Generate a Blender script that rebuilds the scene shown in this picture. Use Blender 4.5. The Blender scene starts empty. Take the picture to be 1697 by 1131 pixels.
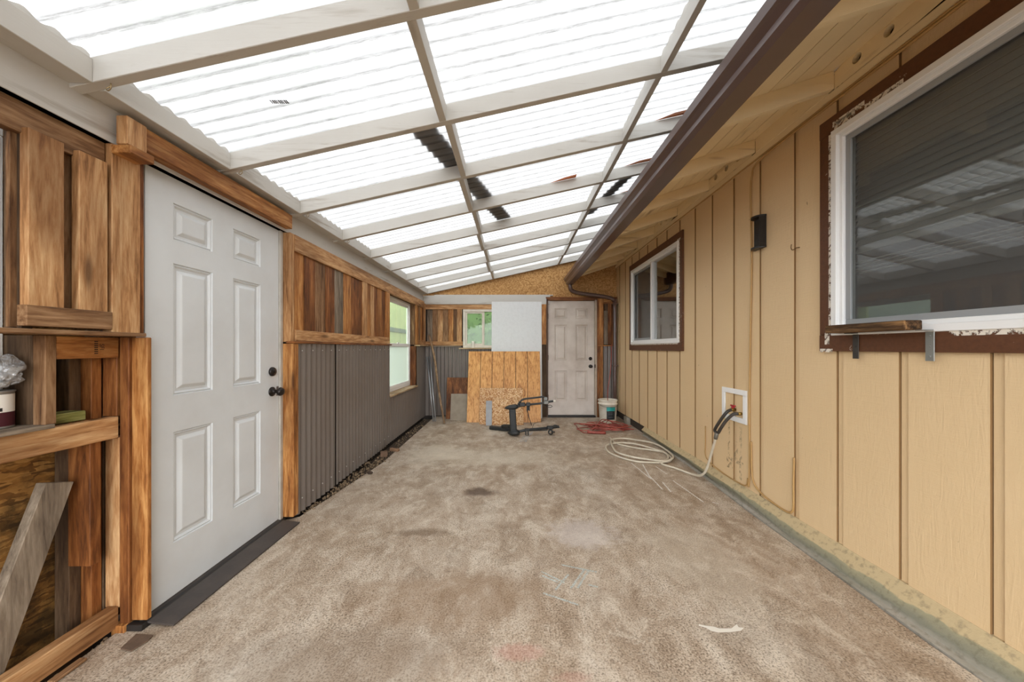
import bpy, bmesh, math, random
from mathutils import Vector, Matrix, Euler
random.seed(7)
C = bpy.context.scene
COL = C.collection

# ------------------------------------------------------------------ camera, sky, exposure
F = 578.0; CX, CY = 851.0, 577.0; EYE = 1.22       # pixels / metres
cd = bpy.data.cameras.new('camera'); cam = bpy.data.objects.new('camera', cd); COL.objects.link(cam)
cam.location = (0, 0, EYE); cam.rotation_euler = (math.pi/2, 0, 0)
cd.sensor_width = 36; cd.sensor_fit = 'HORIZONTAL'; cd.lens = 36*F/1697
cd.shift_x = -(CX-848.5)/1697; cd.shift_y = (CY-565.5)/1697
cd.clip_start = 0.02; cd.clip_end = 200
C.camera = cam
w = bpy.data.worlds.new('sky'); C.world = w; w.use_nodes = True
nt = w.node_tree; nt.nodes.clear()
wo = nt.nodes.new('ShaderNodeOutputWorld'); bg = nt.nodes.new('ShaderNodeBackground')
tc = nt.nodes.new('ShaderNodeTexCoord'); nz = nt.nodes.new('ShaderNodeTexNoise'); nz.inputs['Scale'].default_value = 2.2; nz.inputs['Detail'].default_value = 4
rp = nt.nodes.new('ShaderNodeValToRGB')
rp.color_ramp.elements[0].position = .3; rp.color_ramp.elements[0].color = (.80, .86, .93, 1)
rp.color_ramp.elements[1].position = .7; rp.color_ramp.elements[1].color = (1, .99, .97, 1)
nt.links.new(tc.outputs['Generated'], nz.inputs['Vector']); nt.links.new(nz.outputs['Fac'], rp.inputs['Fac'])
nt.links.new(rp.outputs['Color'], bg.inputs['Color'])
# overcast sky, brighter low down towards the open end of the patio (behind the camera)
sx = nt.nodes.new('ShaderNodeSeparateXYZ'); nt.links.new(tc.outputs['Generated'], sx.inputs[0])
mr = nt.nodes.new('ShaderNodeMapRange'); mr.inputs['From Min'].default_value = .1; mr.inputs['From Max'].default_value = -1.0
mr.inputs['To Min'].default_value = 1.3; mr.inputs['To Max'].default_value = 6.0
nt.links.new(sx.outputs['Y'], mr.inputs['Value']); nt.links.new(mr.outputs[0], bg.inputs['Strength'])
nt.links.new(bg.outputs['Background'], wo.inputs['Surface'])
C.view_settings.view_transform = 'Standard'; C.view_settings.look = 'None'
C.view_settings.gamma = 1; C.view_settings.use_curve_mapping = False
C.view_settings.exposure = 0.72
C.cycles.max_bounces = 10; C.cycles.diffuse_bounces = 6; C.cycles.transparent_max_bounces = 12
C.cycles.caustics_reflective = False; C.cycles.caustics_refractive = False
C.cycles.use_denoising = True

def at(px, py, Y=None, X=None, Z=None):
    """the place on a plane that the survey photograph shows at a measured point"""
    a = (px-CX)/F; b = (CY-py)/F
    if Y is None:
        if X is not None: Y = X/a
        else: Y = (Z-EYE)/b
    return Vector((a*Y, Y, EYE+b*Y))

# ------------------------------------------------------------------ materials
class NT:
    def __init__(s, name):
        s.m = bpy.data.materials.new(name); s.m.use_nodes = True
        s.t = s.m.node_tree; s.n = s.t.nodes; s.n.clear()
        s.out = s.n.new('ShaderNodeOutputMaterial')
    def node(s, ty, **kw):
        n = s.n.new('ShaderNode'+ty)
        for k, v in kw.items():
            if k.startswith('i_'):
                n.inputs[k[2:].replace('_', ' ')].default_value = v
            else: setattr(n, k, v)
        return n
    def link(s, a, b): s.t.links.new(a, b)
    def coords(s, rnd=True):
        tc = s.node('TexCoord')
        if not rnd: return tc.outputs['Object']
        oi = s.node('ObjectInfo'); mu = s.node('Math', operation='MULTIPLY'); mu.inputs[1].default_value = 37.0
        s.link(oi.outputs['Random'], mu.inputs[0])
        ad = s.node('VectorMath', operation='ADD'); s.link(tc.outputs['Object'], ad.inputs[0]); s.link(mu.outputs[0], ad.inputs[1])
        return ad.outputs[0]
    def scale(s, v, sc):
        m = s.node('VectorMath', operation='MULTIPLY'); s.link(v, m.inputs[0]); m.inputs[1].default_value = sc
        return m.outputs[0]
    def noise(s, v, scale, detail=4, rough=.55, dist=0):
        n = s.node('TexNoise'); s.link(v, n.inputs['Vector'])
        n.inputs['Scale'].default_value = scale; n.inputs['Detail'].default_value = detail
        n.inputs['Roughness'].default_value = rough; n.inputs['Distortion'].default_value = dist
        return n.outputs['Fac']
    def ramp(s, fac, stops, interp='LINEAR'):
        r = s.node('ValToRGB'); cr = r.color_ramp; cr.interpolation = interp
        while len(cr.elements) < len(stops): cr.elements.new(.5)
        for e, (p, c) in zip(cr.elements, stops):
            e.position = p; e.color = (c, c, c, 1) if isinstance(c, (int, float)) else (*c, 1)
        s.link(fac, r.inputs['Fac']); return r.outputs['Color']
    def mix(s, fac, a, b, mode='MIX'):
        n = s.node('Mix', data_type='RGBA', blend_type=mode)
        for sock, val in ((n.inputs[0], fac), (n.inputs[6], a), (n.inputs[7], b)):
            if isinstance(val, (int, float)): sock.default_value = val
            elif isinstance(val, tuple): sock.default_value = (*val, 1)
            else: s.link(val, sock)
        return n.outputs[2]
    def math(s, op, a, b=None):
        n = s.node('Math', operation=op)
        for i, v in enumerate((a, b)):
            if v is None: continue
            if isinstance(v, (int, float)): n.inputs[i].default_value = v
            else: s.link(v, n.inputs[i])
        return n.outputs[0]
    def bump(s, h, strength, dist):
        b = s.node('Bump'); b.inputs['Strength'].default_value = strength; b.inputs['Distance'].default_value = dist
        s.link(h, b.inputs['Height']); return b.outputs['Normal']
    def bsdf(s, color, rough=.6, normal=None, metal=0, spec=.4):
        b = s.node('BsdfPrincipled')
        if isinstance(color, tuple): b.inputs['Base Color'].default_value = (*color, 1)
        else: s.link(color, b.inputs['Base Color'])
        if isinstance(rough, (int, float)): b.inputs['Roughness'].default_value = rough
        else: s.link(rough, b.inputs['Roughness'])
        b.inputs['Metallic'].default_value = metal; b.inputs['Specular IOR Level'].default_value = spec
        if normal is not None: s.link(normal, b.inputs['Normal'])
        s.link(b.outputs[0], s.out.inputs['Surface']); return b

def lin(r, g, b):
    f = lambda c: ((c/255+.055)/1.055)**2.4 if c/255 > .04045 else c/255/12.92
    return (f(r), f(g), f(b))

_cache = {}
TONES = {  # dark, mid, light, rough
    'orange': (lin(88, 50, 24), lin(160, 104, 54), lin(208, 156, 96), .55),
    'red':    (lin(60, 33, 17), lin(118, 70, 35), lin(164, 108, 60), .55),
    'tan':    (lin(100, 64, 36), lin(174, 128, 84), lin(212, 174, 128), .6),
    'pale':   (lin(118, 92, 62), lin(176, 150, 116), lin(206, 186, 156), .65),
    'brown':  (lin(66, 42, 26), lin(126, 92, 62), lin(164, 130, 96), .7),
    'grey':   (lin(74, 64, 54), lin(122, 108, 92), lin(156, 142, 124), .8),
    'dark':   (lin(44, 32, 22), lin(82, 62, 44), lin(112, 90, 68), .75),
    'green':  (lin(70, 62, 30), lin(130, 130, 72), lin(180, 178, 120), .8),
    'burnt':  (lin(16, 12, 10), lin(92, 66, 42), lin(176, 134, 88), .8),
    'bark':   (lin(84, 62, 44), lin(140, 112, 84), lin(178, 150, 120), .8),
}
def wood(tone, axis):
    k = ('wood', tone, axis)
    if k in _cache: return _cache[k]
    d, m, l, r = TONES[tone]
    s = NT('wood_'+tone+'_'+axis); v = s.coords()
    st = {'x': (.10, 1, 1), 'y': (1, .10, 1), 'z': (1, 1, .10)}[axis]
    sv = s.scale(v, st)
    n1 = s.noise(sv, 24, 5, .62, .9); n2 = s.noise(sv, 95, 4, .65, .2)
    n3 = s.noise(s.scale(v, tuple(q*1.5 if q == 1 else .35 for q in st)), 3.0, 3)
    f = s.math('ADD', s.math('MULTIPLY', n1, .6), s.math('MULTIPLY', n2, .4))
    c = s.ramp(f, [(.33, d), (.48, m), (.64, l)])
    # water stains that follow the grain, and knots
    stn = s.ramp(n3, [(.38, .0), (.52, 1.0)])
    c = s.mix(stn, s.mix(.55, c, d), c)
    vo = s.node('TexVoronoi'); s.link(s.scale(v, {'x': (1.5, 7, 7), 'y': (7, 1.5, 7), 'z': (7, 7, 1.5)}[axis]), vo.inputs['Vector']); vo.inputs['Scale'].default_value = 1.0
    kn = s.ramp(vo.outputs['Distance'], [(.06, 1.0), (.13, .0)])
    c = s.mix(s.math('MULTIPLY', kn, .75), c, tuple(q*.6 for q in d))
    s.bsdf(c, r, s.bump(f, .35, .004), spec=.25)
    _cache[k] = s.m; return s.m

def paint_wood(axis, name='white_painted_wood', base=(.53, .515, .48), dirt=(.26, .21, .16), gr=.5):
    k = (name, axis)
    if k in _cache: return _cache[k]
    s = NT(name+'_'+axis); v = s.coords()
    st = {'x': (.08, 1, 1), 'y': (1, .08, 1), 'z': (1, 1, .08)}[axis]
    n1 = s.noise(s.scale(v, st), 40, 5, .65, .8); n2 = s.noise(v, 2.5, 5, .6); n3 = s.noise(s.scale(v, st), 9, 6, .7, .4)
    c = s.mix(s.ramp(n2, [(.35, .0), (.75, .30)]), base, tuple(.5*(a+b) for a, b in zip(base, dirt)))
    c = s.mix(s.ramp(n3, [(.30, .75), (.43, .0)]), c, dirt)
    c = s.mix(s.ramp(n1, [(.27, .55), (.36, .0)]), c, dirt)
    vo = s.node('TexVoronoi'); s.link(s.scale(v, {'x': (1.2, 6, 6), 'y': (6, 1.2, 6), 'z': (6, 6, 1.2)}[axis]), vo.inputs['Vector']); vo.inputs['Scale'].default_value = 1
    c = s.mix(s.ramp(vo.outputs['Distance'], [(.04, .5), (.10, .0)]), c, dirt)
    s.bsdf(c, .55, s.bump(n1, gr, .002), spec=.3)
    _cache[k] = s.m; return s.m

def plain(name, col, rough=.5, metal=0, noise=0.0, nscale=8, spec=.4, dirt=None, bump=0):
    if name in _cache: return _cache[name]
    s = NT(name)
    if noise or bump:
        v = s.coords(); n = s.noise(v, nscale, 5, .6)
        d = dirt if dirt else tuple(q*.4 for q in col)
        c = s.mix(s.ramp(n, [(.4, .0), (.75, noise)]), col, d)
        s.bsdf(c, rough, s.bump(s.noise(v, 90, 3), bump, .002) if bump else None, metal, spec)
    else: s.bsdf(col, rough, None, metal, spec)
    _cache[name] = s.m; return s.m

def osb(name, d, m, l, sc=1.0, moss=None):
    if name in _cache: return _cache[name]
    s = NT(name); v = s.coords()
    w_ = s.node('TexNoise'); s.link(v, w_.inputs['Vector']); w_.inputs['Scale'].default_value = 9*sc; w_.inputs['Detail'].default_value = 2
    add = s.node('VectorMath', operation='MULTIPLY_ADD'); s.link(w_.outputs['Color'], add.inputs[0]); add.inputs[1].default_value = (.03, .03, .03); s.link(v, add.inputs[2])
    cols = None; hs = None
    for i, (ro, scl) in enumerate((((.9, .4, .5), (1, 1, 1)), ((-.7, -.3, .9), (1, 1, 1)), ((2.0, .5, -.4), (1, 1, 1)))):
        mp = s.node('Mapping'); mp.inputs['Rotation'].default_value = ro; mp.inputs['Scale'].default_value = (56*sc, 11*sc, 56*sc)
        s.link(add.outputs[0], mp.inputs['Vector'])
        vo = s.node('TexVoronoi'); vo.inputs['Scale'].default_value = 1.0; s.link(mp.outputs[0], vo.inputs['Vector'])
        sep = s.node('SeparateColor'); s.link(vo.outputs['Color'], sep.inputs[0])
        if cols is None: cols = sep.outputs[0]; pick = sep.outputs[1]; hs = vo.outputs['Distance']
        else:
            mx = s.node('Mix', data_type='FLOAT'); s.link(s.math('GREATER_THAN', pick, .45), mx.inputs[0]); s.link(cols, mx.inputs[2]); s.link(sep.outputs[0], mx.inputs[3]); cols = mx.outputs[0]
    f = s.math('ADD', s.math('MULTIPLY', cols, .75), s.math('MULTIPLY', s.noise(v, 60, 3), .25))
    c = s.ramp(f, [(.12, d), (.45, m), (.85, l)])
    c = s.mix(s.ramp(s.noise(v, 2.2, 5), [(.42, .0), (.7, .35)]), c, d)
    if moss: c = s.mix(s.ramp(s.noise(v, 5, 6, .7), [(.42, .0), (.6, .85)]), c, moss)
    s.bsdf(c, .65, s.bump(f, .4, .003), spec=.25)
    _cache[name] = s.m; return s.m

def m_floor():
    s = NT('worn_concrete'); v = s.coords(False)
    a = s.noise(v, 130, 3, .7); b = s.noise(v, 38, 4, .6); big = s.noise(v, 1.1, 5, .6); mid = s.noise(s.scale(v, (1, .55, 1)), 4.5, 6, .7, .6)
    c = s.ramp(mid, [(.28, lin(140, 120, 100)), (.5, lin(178, 160, 140)), (.72, lin(206, 194, 178))])
    c = s.mix(s.ramp(big, [(.40, .0), (.66, .40)]), c, lin(160, 134, 106))
    c = s.mix(s.ramp(big, [(.30, .35), (.44, .0)]), c, lin(188, 182, 170))
    pt = s.noise(s.scale(v, (1, .7, 1)), 7, 10, .78, .5)
    c = s.mix(s.ramp(pt, [(.50, .0), (.62, .55)]), c, lin(222, 210, 192)); c = s.mix(s.ramp(pt, [(.34, .60), (.46, .0)]), c, lin(124, 100, 76))
    amt = s.ramp(s.noise(v, 1.7, 3), [(.32, .45), (.62, 1.0)])
    sp = s.ramp(a, [(.36, 1.0), (.49, .0)]); sp2 = s.ramp(a, [(.52, .0), (.64, 1.0)])
    c = s.mix(s.math('MULTIPLY', s.math('MULTIPLY', sp, amt), .85), c, lin(66, 56, 46))
    c = s.mix(s.math('MULTIPLY', s.math('MULTIPLY', sp2, amt), .40), c, lin(232, 220, 200))
    c = s.mix(s.ramp(b, [(.30, .45), (.42, .0)]), c, lin(96, 80, 62))
    def blob(c, x, y, rx, ry, col, k, ns=6):
        mp = s.node('Mapping', vector_type='TEXTURE'); mp.inputs['Location'].default_value = (x, y, 0); mp.inputs['Scale'].default_value = (rx, ry, 1)
        s.link(v, mp.inputs['Vector'])
        ln = s.node('VectorMath', operation='LENGTH'); s.link(mp.outputs[0], ln.inputs[0])
        e = s.math('ADD', ln.outputs['Value'], s.math('MULTIPLY', s.math('SUBTRACT', s.noise(v, ns, 5, .7), .5), 1.6))
        return s.mix(s.ramp(e, [(.5, k), (1.1, .0)]), c, col)
    c = blob(c, -.25, 1.7, .60, .22, lin(134, 106, 78), .42, 3)
    c = blob(c, -.60, 1.35, .55, .20, lin(130, 112, 94), .5, 3)
    c = blob(c, -.30, 2.95, .16, .11, lin(84, 66, 54), .8)
    c = blob(c, -.60, 2.30, .2, .06, lin(104, 84, 64), .6)
    c = blob(c, .45, 2.3, .26, .22, lin(208, 200, 196), .42, 14)
    c = blob(c, -.9, 4.0, .35, .5, lin(212, 200, 180), .5)
    c = blob(c, -.2, 3.9, .9, .35, lin(206, 194, 174), .45)
    c = blob(c, .02, 1.40, .13, .05, lin(184, 130, 116), .40, 26)
    c = blob(c, .22, 1.29, .08, .03, lin(184, 130, 116), .28, 26)
    c = blob(c, 1.05, 2.0, .3, .5, lin(190, 178, 160), .4)
    s.bsdf(c, s.ramp(mid, [(.3, .55), (.6, .9)]), s.bump(s.math('ADD', a, s.math('MULTIPLY', b, .7)), .32, .004), spec=.3)
    return s.m

def m_siding(base=lin(222, 194, 152), name='tan_painted_siding'):
    s = NT(name); v = s.coords(False)
    # rough-sawn texture: fine cross lines and a swirling vertical grain
    hz_ = s.noise(s.scale(v, (1, .05, 1)), 150, 3, .6, .4)
    sw = s.noise(s.scale(v, (1, 1, .16)), 40, 5, .65, 1.6)
    st = s.noise(v, 1.3, 4); fl = s.noise(s.scale(v, (1, 1, .5)), 26, 2, .5)
    c = s.mix(s.ramp(st, [(.35, .0), (.7, .5)]), base, tuple(a*b for a, b in zip(base, (.93, .90, .84))))
    c = s.mix(s.ramp(sw, [(.22, .35), (.34, .0)]), c, tuple(a*.72 for a in base))
    c = s.mix(s.ramp(fl, [(.19, .9), (.23, .0)]), c, lin(110, 84, 52))
    h = s.math('ADD', s.math('MULTIPLY', hz_, .5), s.math('MULTIPLY', sw, .9))
    s.bsdf(c, .5, s.bump(h, .55, .004), spec=.35)
    return s.m

def m_roof():
    s = NT('white_translucent_corrugated_plastic'); v = s.coords(False)
    sep = s.node('SeparateXYZ'); s.link(v, sep.inputs[0])
    ph = s.math('FRACT', s.math('DIVIDE', sep.outputs['Y'], .076))   # crest at .25, valley at .75
    dv = s.math('ABSOLUTE', s.math('SUBTRACT', ph, .75))
    ln = s.ramp(dv, [(.0, 1.0), (.09, .9), (.19, .0)])
    sc_ = s.noise(s.scale(v, (2.5, 30, 1)), 6, 6, .75); big = s.noise(v, 1.6, 4)
    spk = s.ramp(sc_, [(.42, .10), (.62, 1.0)])
    dirt = s.math('MULTIPLY', ln, s.math('ADD', s.math('MULTIPLY', spk, .38), .42))
    film = s.ramp(s.noise(s.scale(v, (.6, 3, 1)), 3, 5, .7), [(.5, .0), (.8, .12)])
    fac = s.math('MAXIMUM', dirt, film)
    col = s.mix(fac, (.66, .66, .66), (.13, .125, .115))
    tr = s.node('BsdfTranslucent'); s.link(col, tr.inputs['Color'])
    df = s.node('BsdfDiffuse'); s.link(col, df.inputs['Color'])
    tp = s.node('BsdfTransparent'); s.link(col, tp.inputs['Color'])
    m1 = s.node('MixShader'); m1.inputs[0].default_value = .22; s.link(tr.outputs[0], m1.inputs[1]); s.link(df.outputs[0], m1.inputs[2])
    m2 = s.node('MixShader'); m2.inputs[0].default_value = .14; s.link(m1.outputs[0], m2.inputs[1]); s.link(tp.outputs[0], m2.inputs[2])
    s.link(m2.outputs[0], s.out.inputs['Surface']); return s.m

def m_glass(name='window_glass', tint=(.93, .95, .94), gain=1.7, haze=0.0, rough=.0):
    if name in _cache: return _cache[name]
    s = NT(name)
    ge = s.node('NewGeometry'); dt = s.node('VectorMath', operation='DOT_PRODUCT'); s.link(ge.outputs['Incoming'], dt.inputs[0]); s.link(ge.outputs['Normal'], dt.inputs[1])
    fz = s.math('POWER', s.math('SUBTRACT', 1.0, s.math('ABSOLUTE', dt.outputs['Value'])), 5.0)
    k = s.math('MINIMUM', s.math('MULTIPLY', s.math('ADD', s.math('MULTIPLY', fz, .95), .045), gain), 1.0)
    tp = s.node('BsdfTransparent'); tp.inputs['Color'].default_value = (*tint, 1)
    gl = s.node('BsdfGlossy'); gl.inputs['Roughness'].default_value = rough; gl.inputs['Color'].default_value = (1, 1, 1, 1)
    m = s.node('MixShader'); s.link(k, m.inputs[0])
    if haze:
        df = s.node('BsdfTranslucent'); df.inputs['Color'].default_value = (.8, .85, .78, 1)
        mm = s.node('MixShader'); mm.inputs[0].default_value = haze; s.link(tp.outputs[0], mm.inputs[1]); s.link(df.outputs[0], mm.inputs[2])
        s.link(mm.outputs[0], m.inputs[1])
    else: s.link(tp.outputs[0], m.inputs[1])
    s.link(gl.outputs[0], m.inputs[2]); s.link(m.outputs[0], s.out.inputs['Surface'])
    _cache[name] = s.m; return s.m

def m_partial(name, col, alpha, nscale=60, lo=.45, hi=.55):
    """worn chalk, screen cloth: covers only part of the surface"""
    s = NT(name); v = s.coords(False); n = s.noise(v, nscale, 4, .7)
    tp = s.node('BsdfTransparent'); df = s.node('BsdfDiffuse'); df.inputs['Color'].default_value = (*col, 1)
    m = s.node('MixShader'); s.link(s.math('MULTIPLY', s.ramp(n, [(lo, .0), (hi, 1.0)]), alpha), m.inputs[0])
    s.link(tp.outputs[0], m.inputs[1]); s.link(df.outputs[0], m.inputs[2]); s.link(m.outputs[0], s.out.inputs['Surface'])
    return s.m

def m_scuffed(name, col, chip, lo=.30, hi=.34, sc=7, rough=.5):
    s = NT(name); v = s.coords(); n = s.noise(s.scale(v, (1, .6, 1)), sc, 6, .75, .8); g = s.noise(v, 60, 4)
    c = s.mix(s.ramp(n, [(lo, 1.0), (hi, .0)]), s.mix(s.ramp(g, [(.4, .0), (.7, .4)]), col, tuple(q*.5 for q in col)), chip)
    s.bsdf(c, rough, s.bump(g, .3, .002), spec=.35); return s.m

# ------------------------------------------------------------------ mesh helpers
class MB:
    def __init__(s): s.bm = bmesh.new()
    def box(s, x0, x1, y0, y1, z0, z1, bevel=0, M=None):
        vs = [s.bm.verts.new(p) for p in ((x0,y0,z0),(x1,y0,z0),(x1,y1,z0),(x0,y1,z0),(x0,y0,z1),(x1,y0,z1),(x1,y1,z1),(x0,y1,z1))]
        fs = [s.bm.faces.new([vs[i] for i in f]) for f in ((3,2,1,0),(4,5,6,7),(0,1,5,4),(1,2,6,5),(2,3,7,6),(3,0,4,7))]
        if bevel:
            es = list({e for f in fs for e in f.edges})
            r = bmesh.ops.bevel(s.bm, geom=es, offset=bevel, segments=1, affect='EDGES', profile=.5)
            vs = list({v for f in r['faces'] for v in f.verts})
        if M is not None:
            for v in vs: v.co = M @ v.co
        return s
    def prism(s, poly, axis, a, b):
        """polygon in the plane across `axis`, extruded from a to b"""
        def P(p, t):
            return {'x': (t, p[0], p[1]), 'y': (p[0], t, p[1]), 'z': (p[0], p[1], t)}[axis]
        A = [s.bm.verts.new(P(p, a)) for p in poly]; B = [s.bm.verts.new(P(p, b)) for p in poly]
        n = len(poly)
        s.bm.faces.new(A); s.bm.faces.new(B[::-1])
        for i in range(n): s.bm.faces.new((A[i], B[i], B[(i+1) % n], A[(i+1) % n]))
        return s
    def quad(s, *ps):
        s.bm.faces.new([s.bm.verts.new(p) for p in ps]); return s
    def tube(s, pts, r, seg=8, smooth=4, cap=True, taper=None):
        P = [Vector(p) for p in pts]
        if smooth > 1 and len(P) > 2:
            Q = []
            for i in range(len(P)-1):
                p0 = P[max(i-1, 0)]; p1 = P[i]; p2 = P[i+1]; p3 = P[min(i+2, len(P)-1)]
                for k in range(smooth):
                    t = k/smooth
                    Q.append(.5*((2*p1)+(p2-p0)*t+(2*p0-5*p1+4*p2-p3)*t*t+(3*p1-p0-3*p2+p3)*t**3))
            Q.append(P[-1]); P = Q
        rings = []; up = None
        for i, p in enumerate(P):
            d = (P[min(i+1, len(P)-1)]-P[max(i-1, 0)])
            d = d.normalized() if d.length > 1e-9 else Vector((0, 0, 1))
            if up is None: up = Vector((0, 0, 1)) if abs(d.z) < .9 else Vector((1, 0, 0))
            u = (up - d*up.dot(d)); u = u.normalized() if u.length > 1e-6 else d.orthogonal().normalized()
            up = u; v = d.cross(u)
            rr = r if taper is None else r*(taper[0]+(taper[1]-taper[0])*i/(len(P)-1))
            rings.append([s.bm.verts.new(p+(u*math.cos(a)+v*math.sin(a))*rr) for a in (2*math.pi*k/seg for k in range(seg))])
        for a, b in zip(rings, rings[1:]):
            for k in range(seg):
                f = s.bm.faces.new((a[k], a[(k+1) % seg], b[(k+1) % seg], b[k])); f.smooth = True
        if cap: s.bm.faces.new(rings[0][::-1]); s.bm.faces.new(rings[-1])
        return s
    def lathe(s, prof, c, axis='z', seg=24, cap=True, arc=None):
        """profile of (radius, height) pairs turned about an axis through c"""
        rings = []
        a0, a1 = arc if arc else (0, 2*math.pi)
        n = seg if not arc else seg+1
        for r, h in prof:
            ring = []
            for k in range(n):
                a = a0+(a1-a0)*k/seg; x, y = r*math.cos(a), r*math.sin(a)
                q = {'z': (x, y, h), 'x': (h, x, y), 'y': (x, h, y)}[axis]
                ring.append(s.bm.verts.new(Vector(c)+Vector(q)))
            rings.append(ring)
        for a, b in zip(rings, rings[1:]):
            for k in range(seg):
                k2 = (k+1) % n
                if arc and k+1 >= n: continue
                f = s.bm.faces.new((a[k], a[k2], b[k2], b[k])); f.smooth = True
        if cap and not arc:
            s.bm.faces.new(rings[0][::-1]); s.bm.faces.new(rings[-1])
        return s
    def build(s, name, mat, parent=None, origin='auto', bevel=0):
        bm = s.bm
        if bevel: bmesh.ops.bevel(bm, geom=list(bm.edges), offset=bevel, segments=1, affect='EDGES')
        bmesh.ops.recalc_face_normals(bm, faces=bm.faces)
        xs = [v.co for v in bm.verts]
        if origin == 'auto':
            lo = Vector((min(v.x for v in xs), min(v.y for v in xs), min(v.z for v in xs)))
            hi = Vector((max(v.x for v in xs), max(v.y for v in xs), max(v.z for v in xs)))
            o = (lo+hi)/2
            if parent is None: o.z = lo.z
        else: o = Vector(origin)
        for v in bm.verts: v.co -= o
        me = bpy.data.meshes.new(name); bm.to_mesh(me); bm.free()
        for m in (mat if isinstance(mat, (list, tuple)) else [mat]): me.materials.append(m)
        ob = bpy.data.objects.new(name, me); COL.objects.link(ob)
        if parent is not None:
            ob.parent = parent; ob.location = o - world_of(parent)
        else: ob.location = o
        return ob
def world_of(o):
    p = Vector(o.location)
    while o.parent is not None: o = o.parent; p += Vector(o.location)
    return p
def empty(name, loc=(0, 0, 0), label=None, cat=None, group=None, kind=None):
    o = bpy.data.objects.new(name, None); COL.objects.link(o); o.location = loc; o.empty_display_size = .1
    return tag(o, label, cat, group, kind)
def tag(o, label=None, cat=None, group=None, kind=None):
    if label: o['label'] = label
    if cat: o['category'] = cat
    if group: o['group'] = group
    if kind: o['kind'] = kind
    return o
def board(name, x0, x1, y0, y1, z0, z1, tone, parent=None, bevel=.002, axis=None, M=None):
    d = (x1-x0, y1-y0, z1-z0)
    ax = axis or 'xyz'[max(range(3), key=lambda i: d[i])]
    mat = tone if not isinstance(tone, str) else (paint_wood(ax) if tone == 'white' else paint_wood(ax, 'tan_painted_wood', lin(238, 220, 182), lin(160, 132, 92)) if tone == 'tanpaint' else wood(tone, ax))
    return MB().box(x0, x1, y0, y1, z0, z1, bevel, M).build(name, mat, parent)

M_FLOOR = m_floor(); M_SIDING = m_siding()
M_DOORW = plain('white_door_paint', lin(210, 214, 216), .42, 0, .22, 3, dirt=lin(160, 154, 146))
M_DOORB = plain('aged_white_door_paint', lin(208, 198, 188), .5, 0, .6, 2.5, dirt=lin(150, 132, 116))
M_VINYL = plain('white_vinyl', lin(238, 238, 236), .35)
M_BLACK = plain('black_metal', lin(30, 28, 27), .38, 0, .3, 30, dirt=lin(60, 56, 52))
M_CORR = plain('grey_brown_coated_steel', lin(118, 110, 104), .34, .1, .4, 2.2, dirt=lin(96, 82, 70), spec=.6)
M_GUTTER = plain('dark_brown_aluminium', lin(92, 72, 66), .28, 0, .25, 6, dirt=lin(70, 52, 46), spec=.6)
M_CASING = m_scuffed('brown_trim_paint', lin(96, 60, 38), lin(214, 200, 180), .33, .36)
M_DARKROOM = plain('dim_room_wall', lin(92, 88, 84), .9)
M_BLIND = plain('grey_blind', lin(150, 150, 144), .6)
M_SOIL = plain('dark_soil', lin(70, 56, 44), .95, 0, .6, 20, dirt=lin(112, 96, 78), bump=.8)
M_GLASS = m_glass(gain=2.0); M_GLASS_HAZY = m_glass('dusty_window_glass', (.74, .82, .72), .4, .10); M_GLASS_FROST = m_glass('frosted_window_glass', (.35, .42, .36), 1.2, .72)

# ------------------------------------------------------------------ THE SETTING
# ground and slab
MB().quad((-14, -22, -.06), (14, -22, -.06), (14, 20, -.06), (-14, 20, -.06)).build('ground_soil', M_SOIL, origin=(0, 0, -.06))
tag(bpy.data.objects['ground_soil'], kind='structure')
slab = [(-1.72, -2.2), (1.70, -2.2), (1.715, 1.3), (1.71, 1.45), (1.735, 2.18), (1.745, 2.6), (1.77, 2.95), (1.85, 3.65), (1.86, 4.9), (1.9, 6.3),
        (-1.40, 6.3), (-1.39, 3.7), (-1.44, 3.3), (-1.49, 2.9), (-1.545, 2.52), (-1.64, 2.46), (-1.66, 1.56), (-1.70, 1.5)]
fl = MB().prism(slab, 'z', -.055, 0).build('floor', M_FLOOR, origin=(0, 0, 0)); tag(fl, kind='structure')
def chalk(pts, wdt, mat, nm='chalk_mark', z=.0015):
    mb = MB()
    P = [at(x, y, Z=0) for x, y in pts]
    for a, b in zip(P, P[1:]):
        d = (b-a).normalized(); n = Vector((-d.y, d.x, 0))*wdt/2
        mb.quad(a-n+Vector((0, 0, z)), b-n+Vector((0, 0, z)), b+n+Vector((0, 0, z)), a+n+Vector((0, 0, z)))
    return mb.build(nm, mat, fl)
CH = m_partial('worn_chalk', lin(206, 214, 208), .75, 130, .38, .56); CHW = m_partial('white_chalk', lin(240, 236, 228), .9, 90, .34, .5)
for p in ([(897, 948), (936, 967)], [(930, 937), (989, 949)], [(942, 953), (920, 979)], [(969, 944), (946, 976)], [(976, 946), (957, 976)], [(898, 955), (925, 966)], [(975, 970), (991, 974)],
          [(900, 984), (960, 1004)]): chalk(p, .012, CH)
for p in ([(1046, 768), (1077, 793)], [(1065, 770), (1079, 795)], [(1087, 774), (1106, 787)], [(1115, 797), (1166, 833)], [(1077, 790), (1098, 812)], [(1098, 800), (1112, 816)], [(1180, 833), (1192, 836)]): chalk(p, .012, CHW)
chalk([(866, 733), (878, 716)], .10, m_partial('chalk_dust_patch', lin(222, 222, 222), .55, 25, .4, .65))
sp = MB(); PB = [at(x, y, Z=.002) for x, y in ((1158, 1035), (1172, 1038), (1183, 1039), (1192, 1042), (1212, 1042), (1221, 1035), (1224, 1040), (1233, 1041), (1228, 1046), (1212, 1048), (1190, 1049), (1178, 1046), (1170, 1041), (1158, 1038))]
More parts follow.
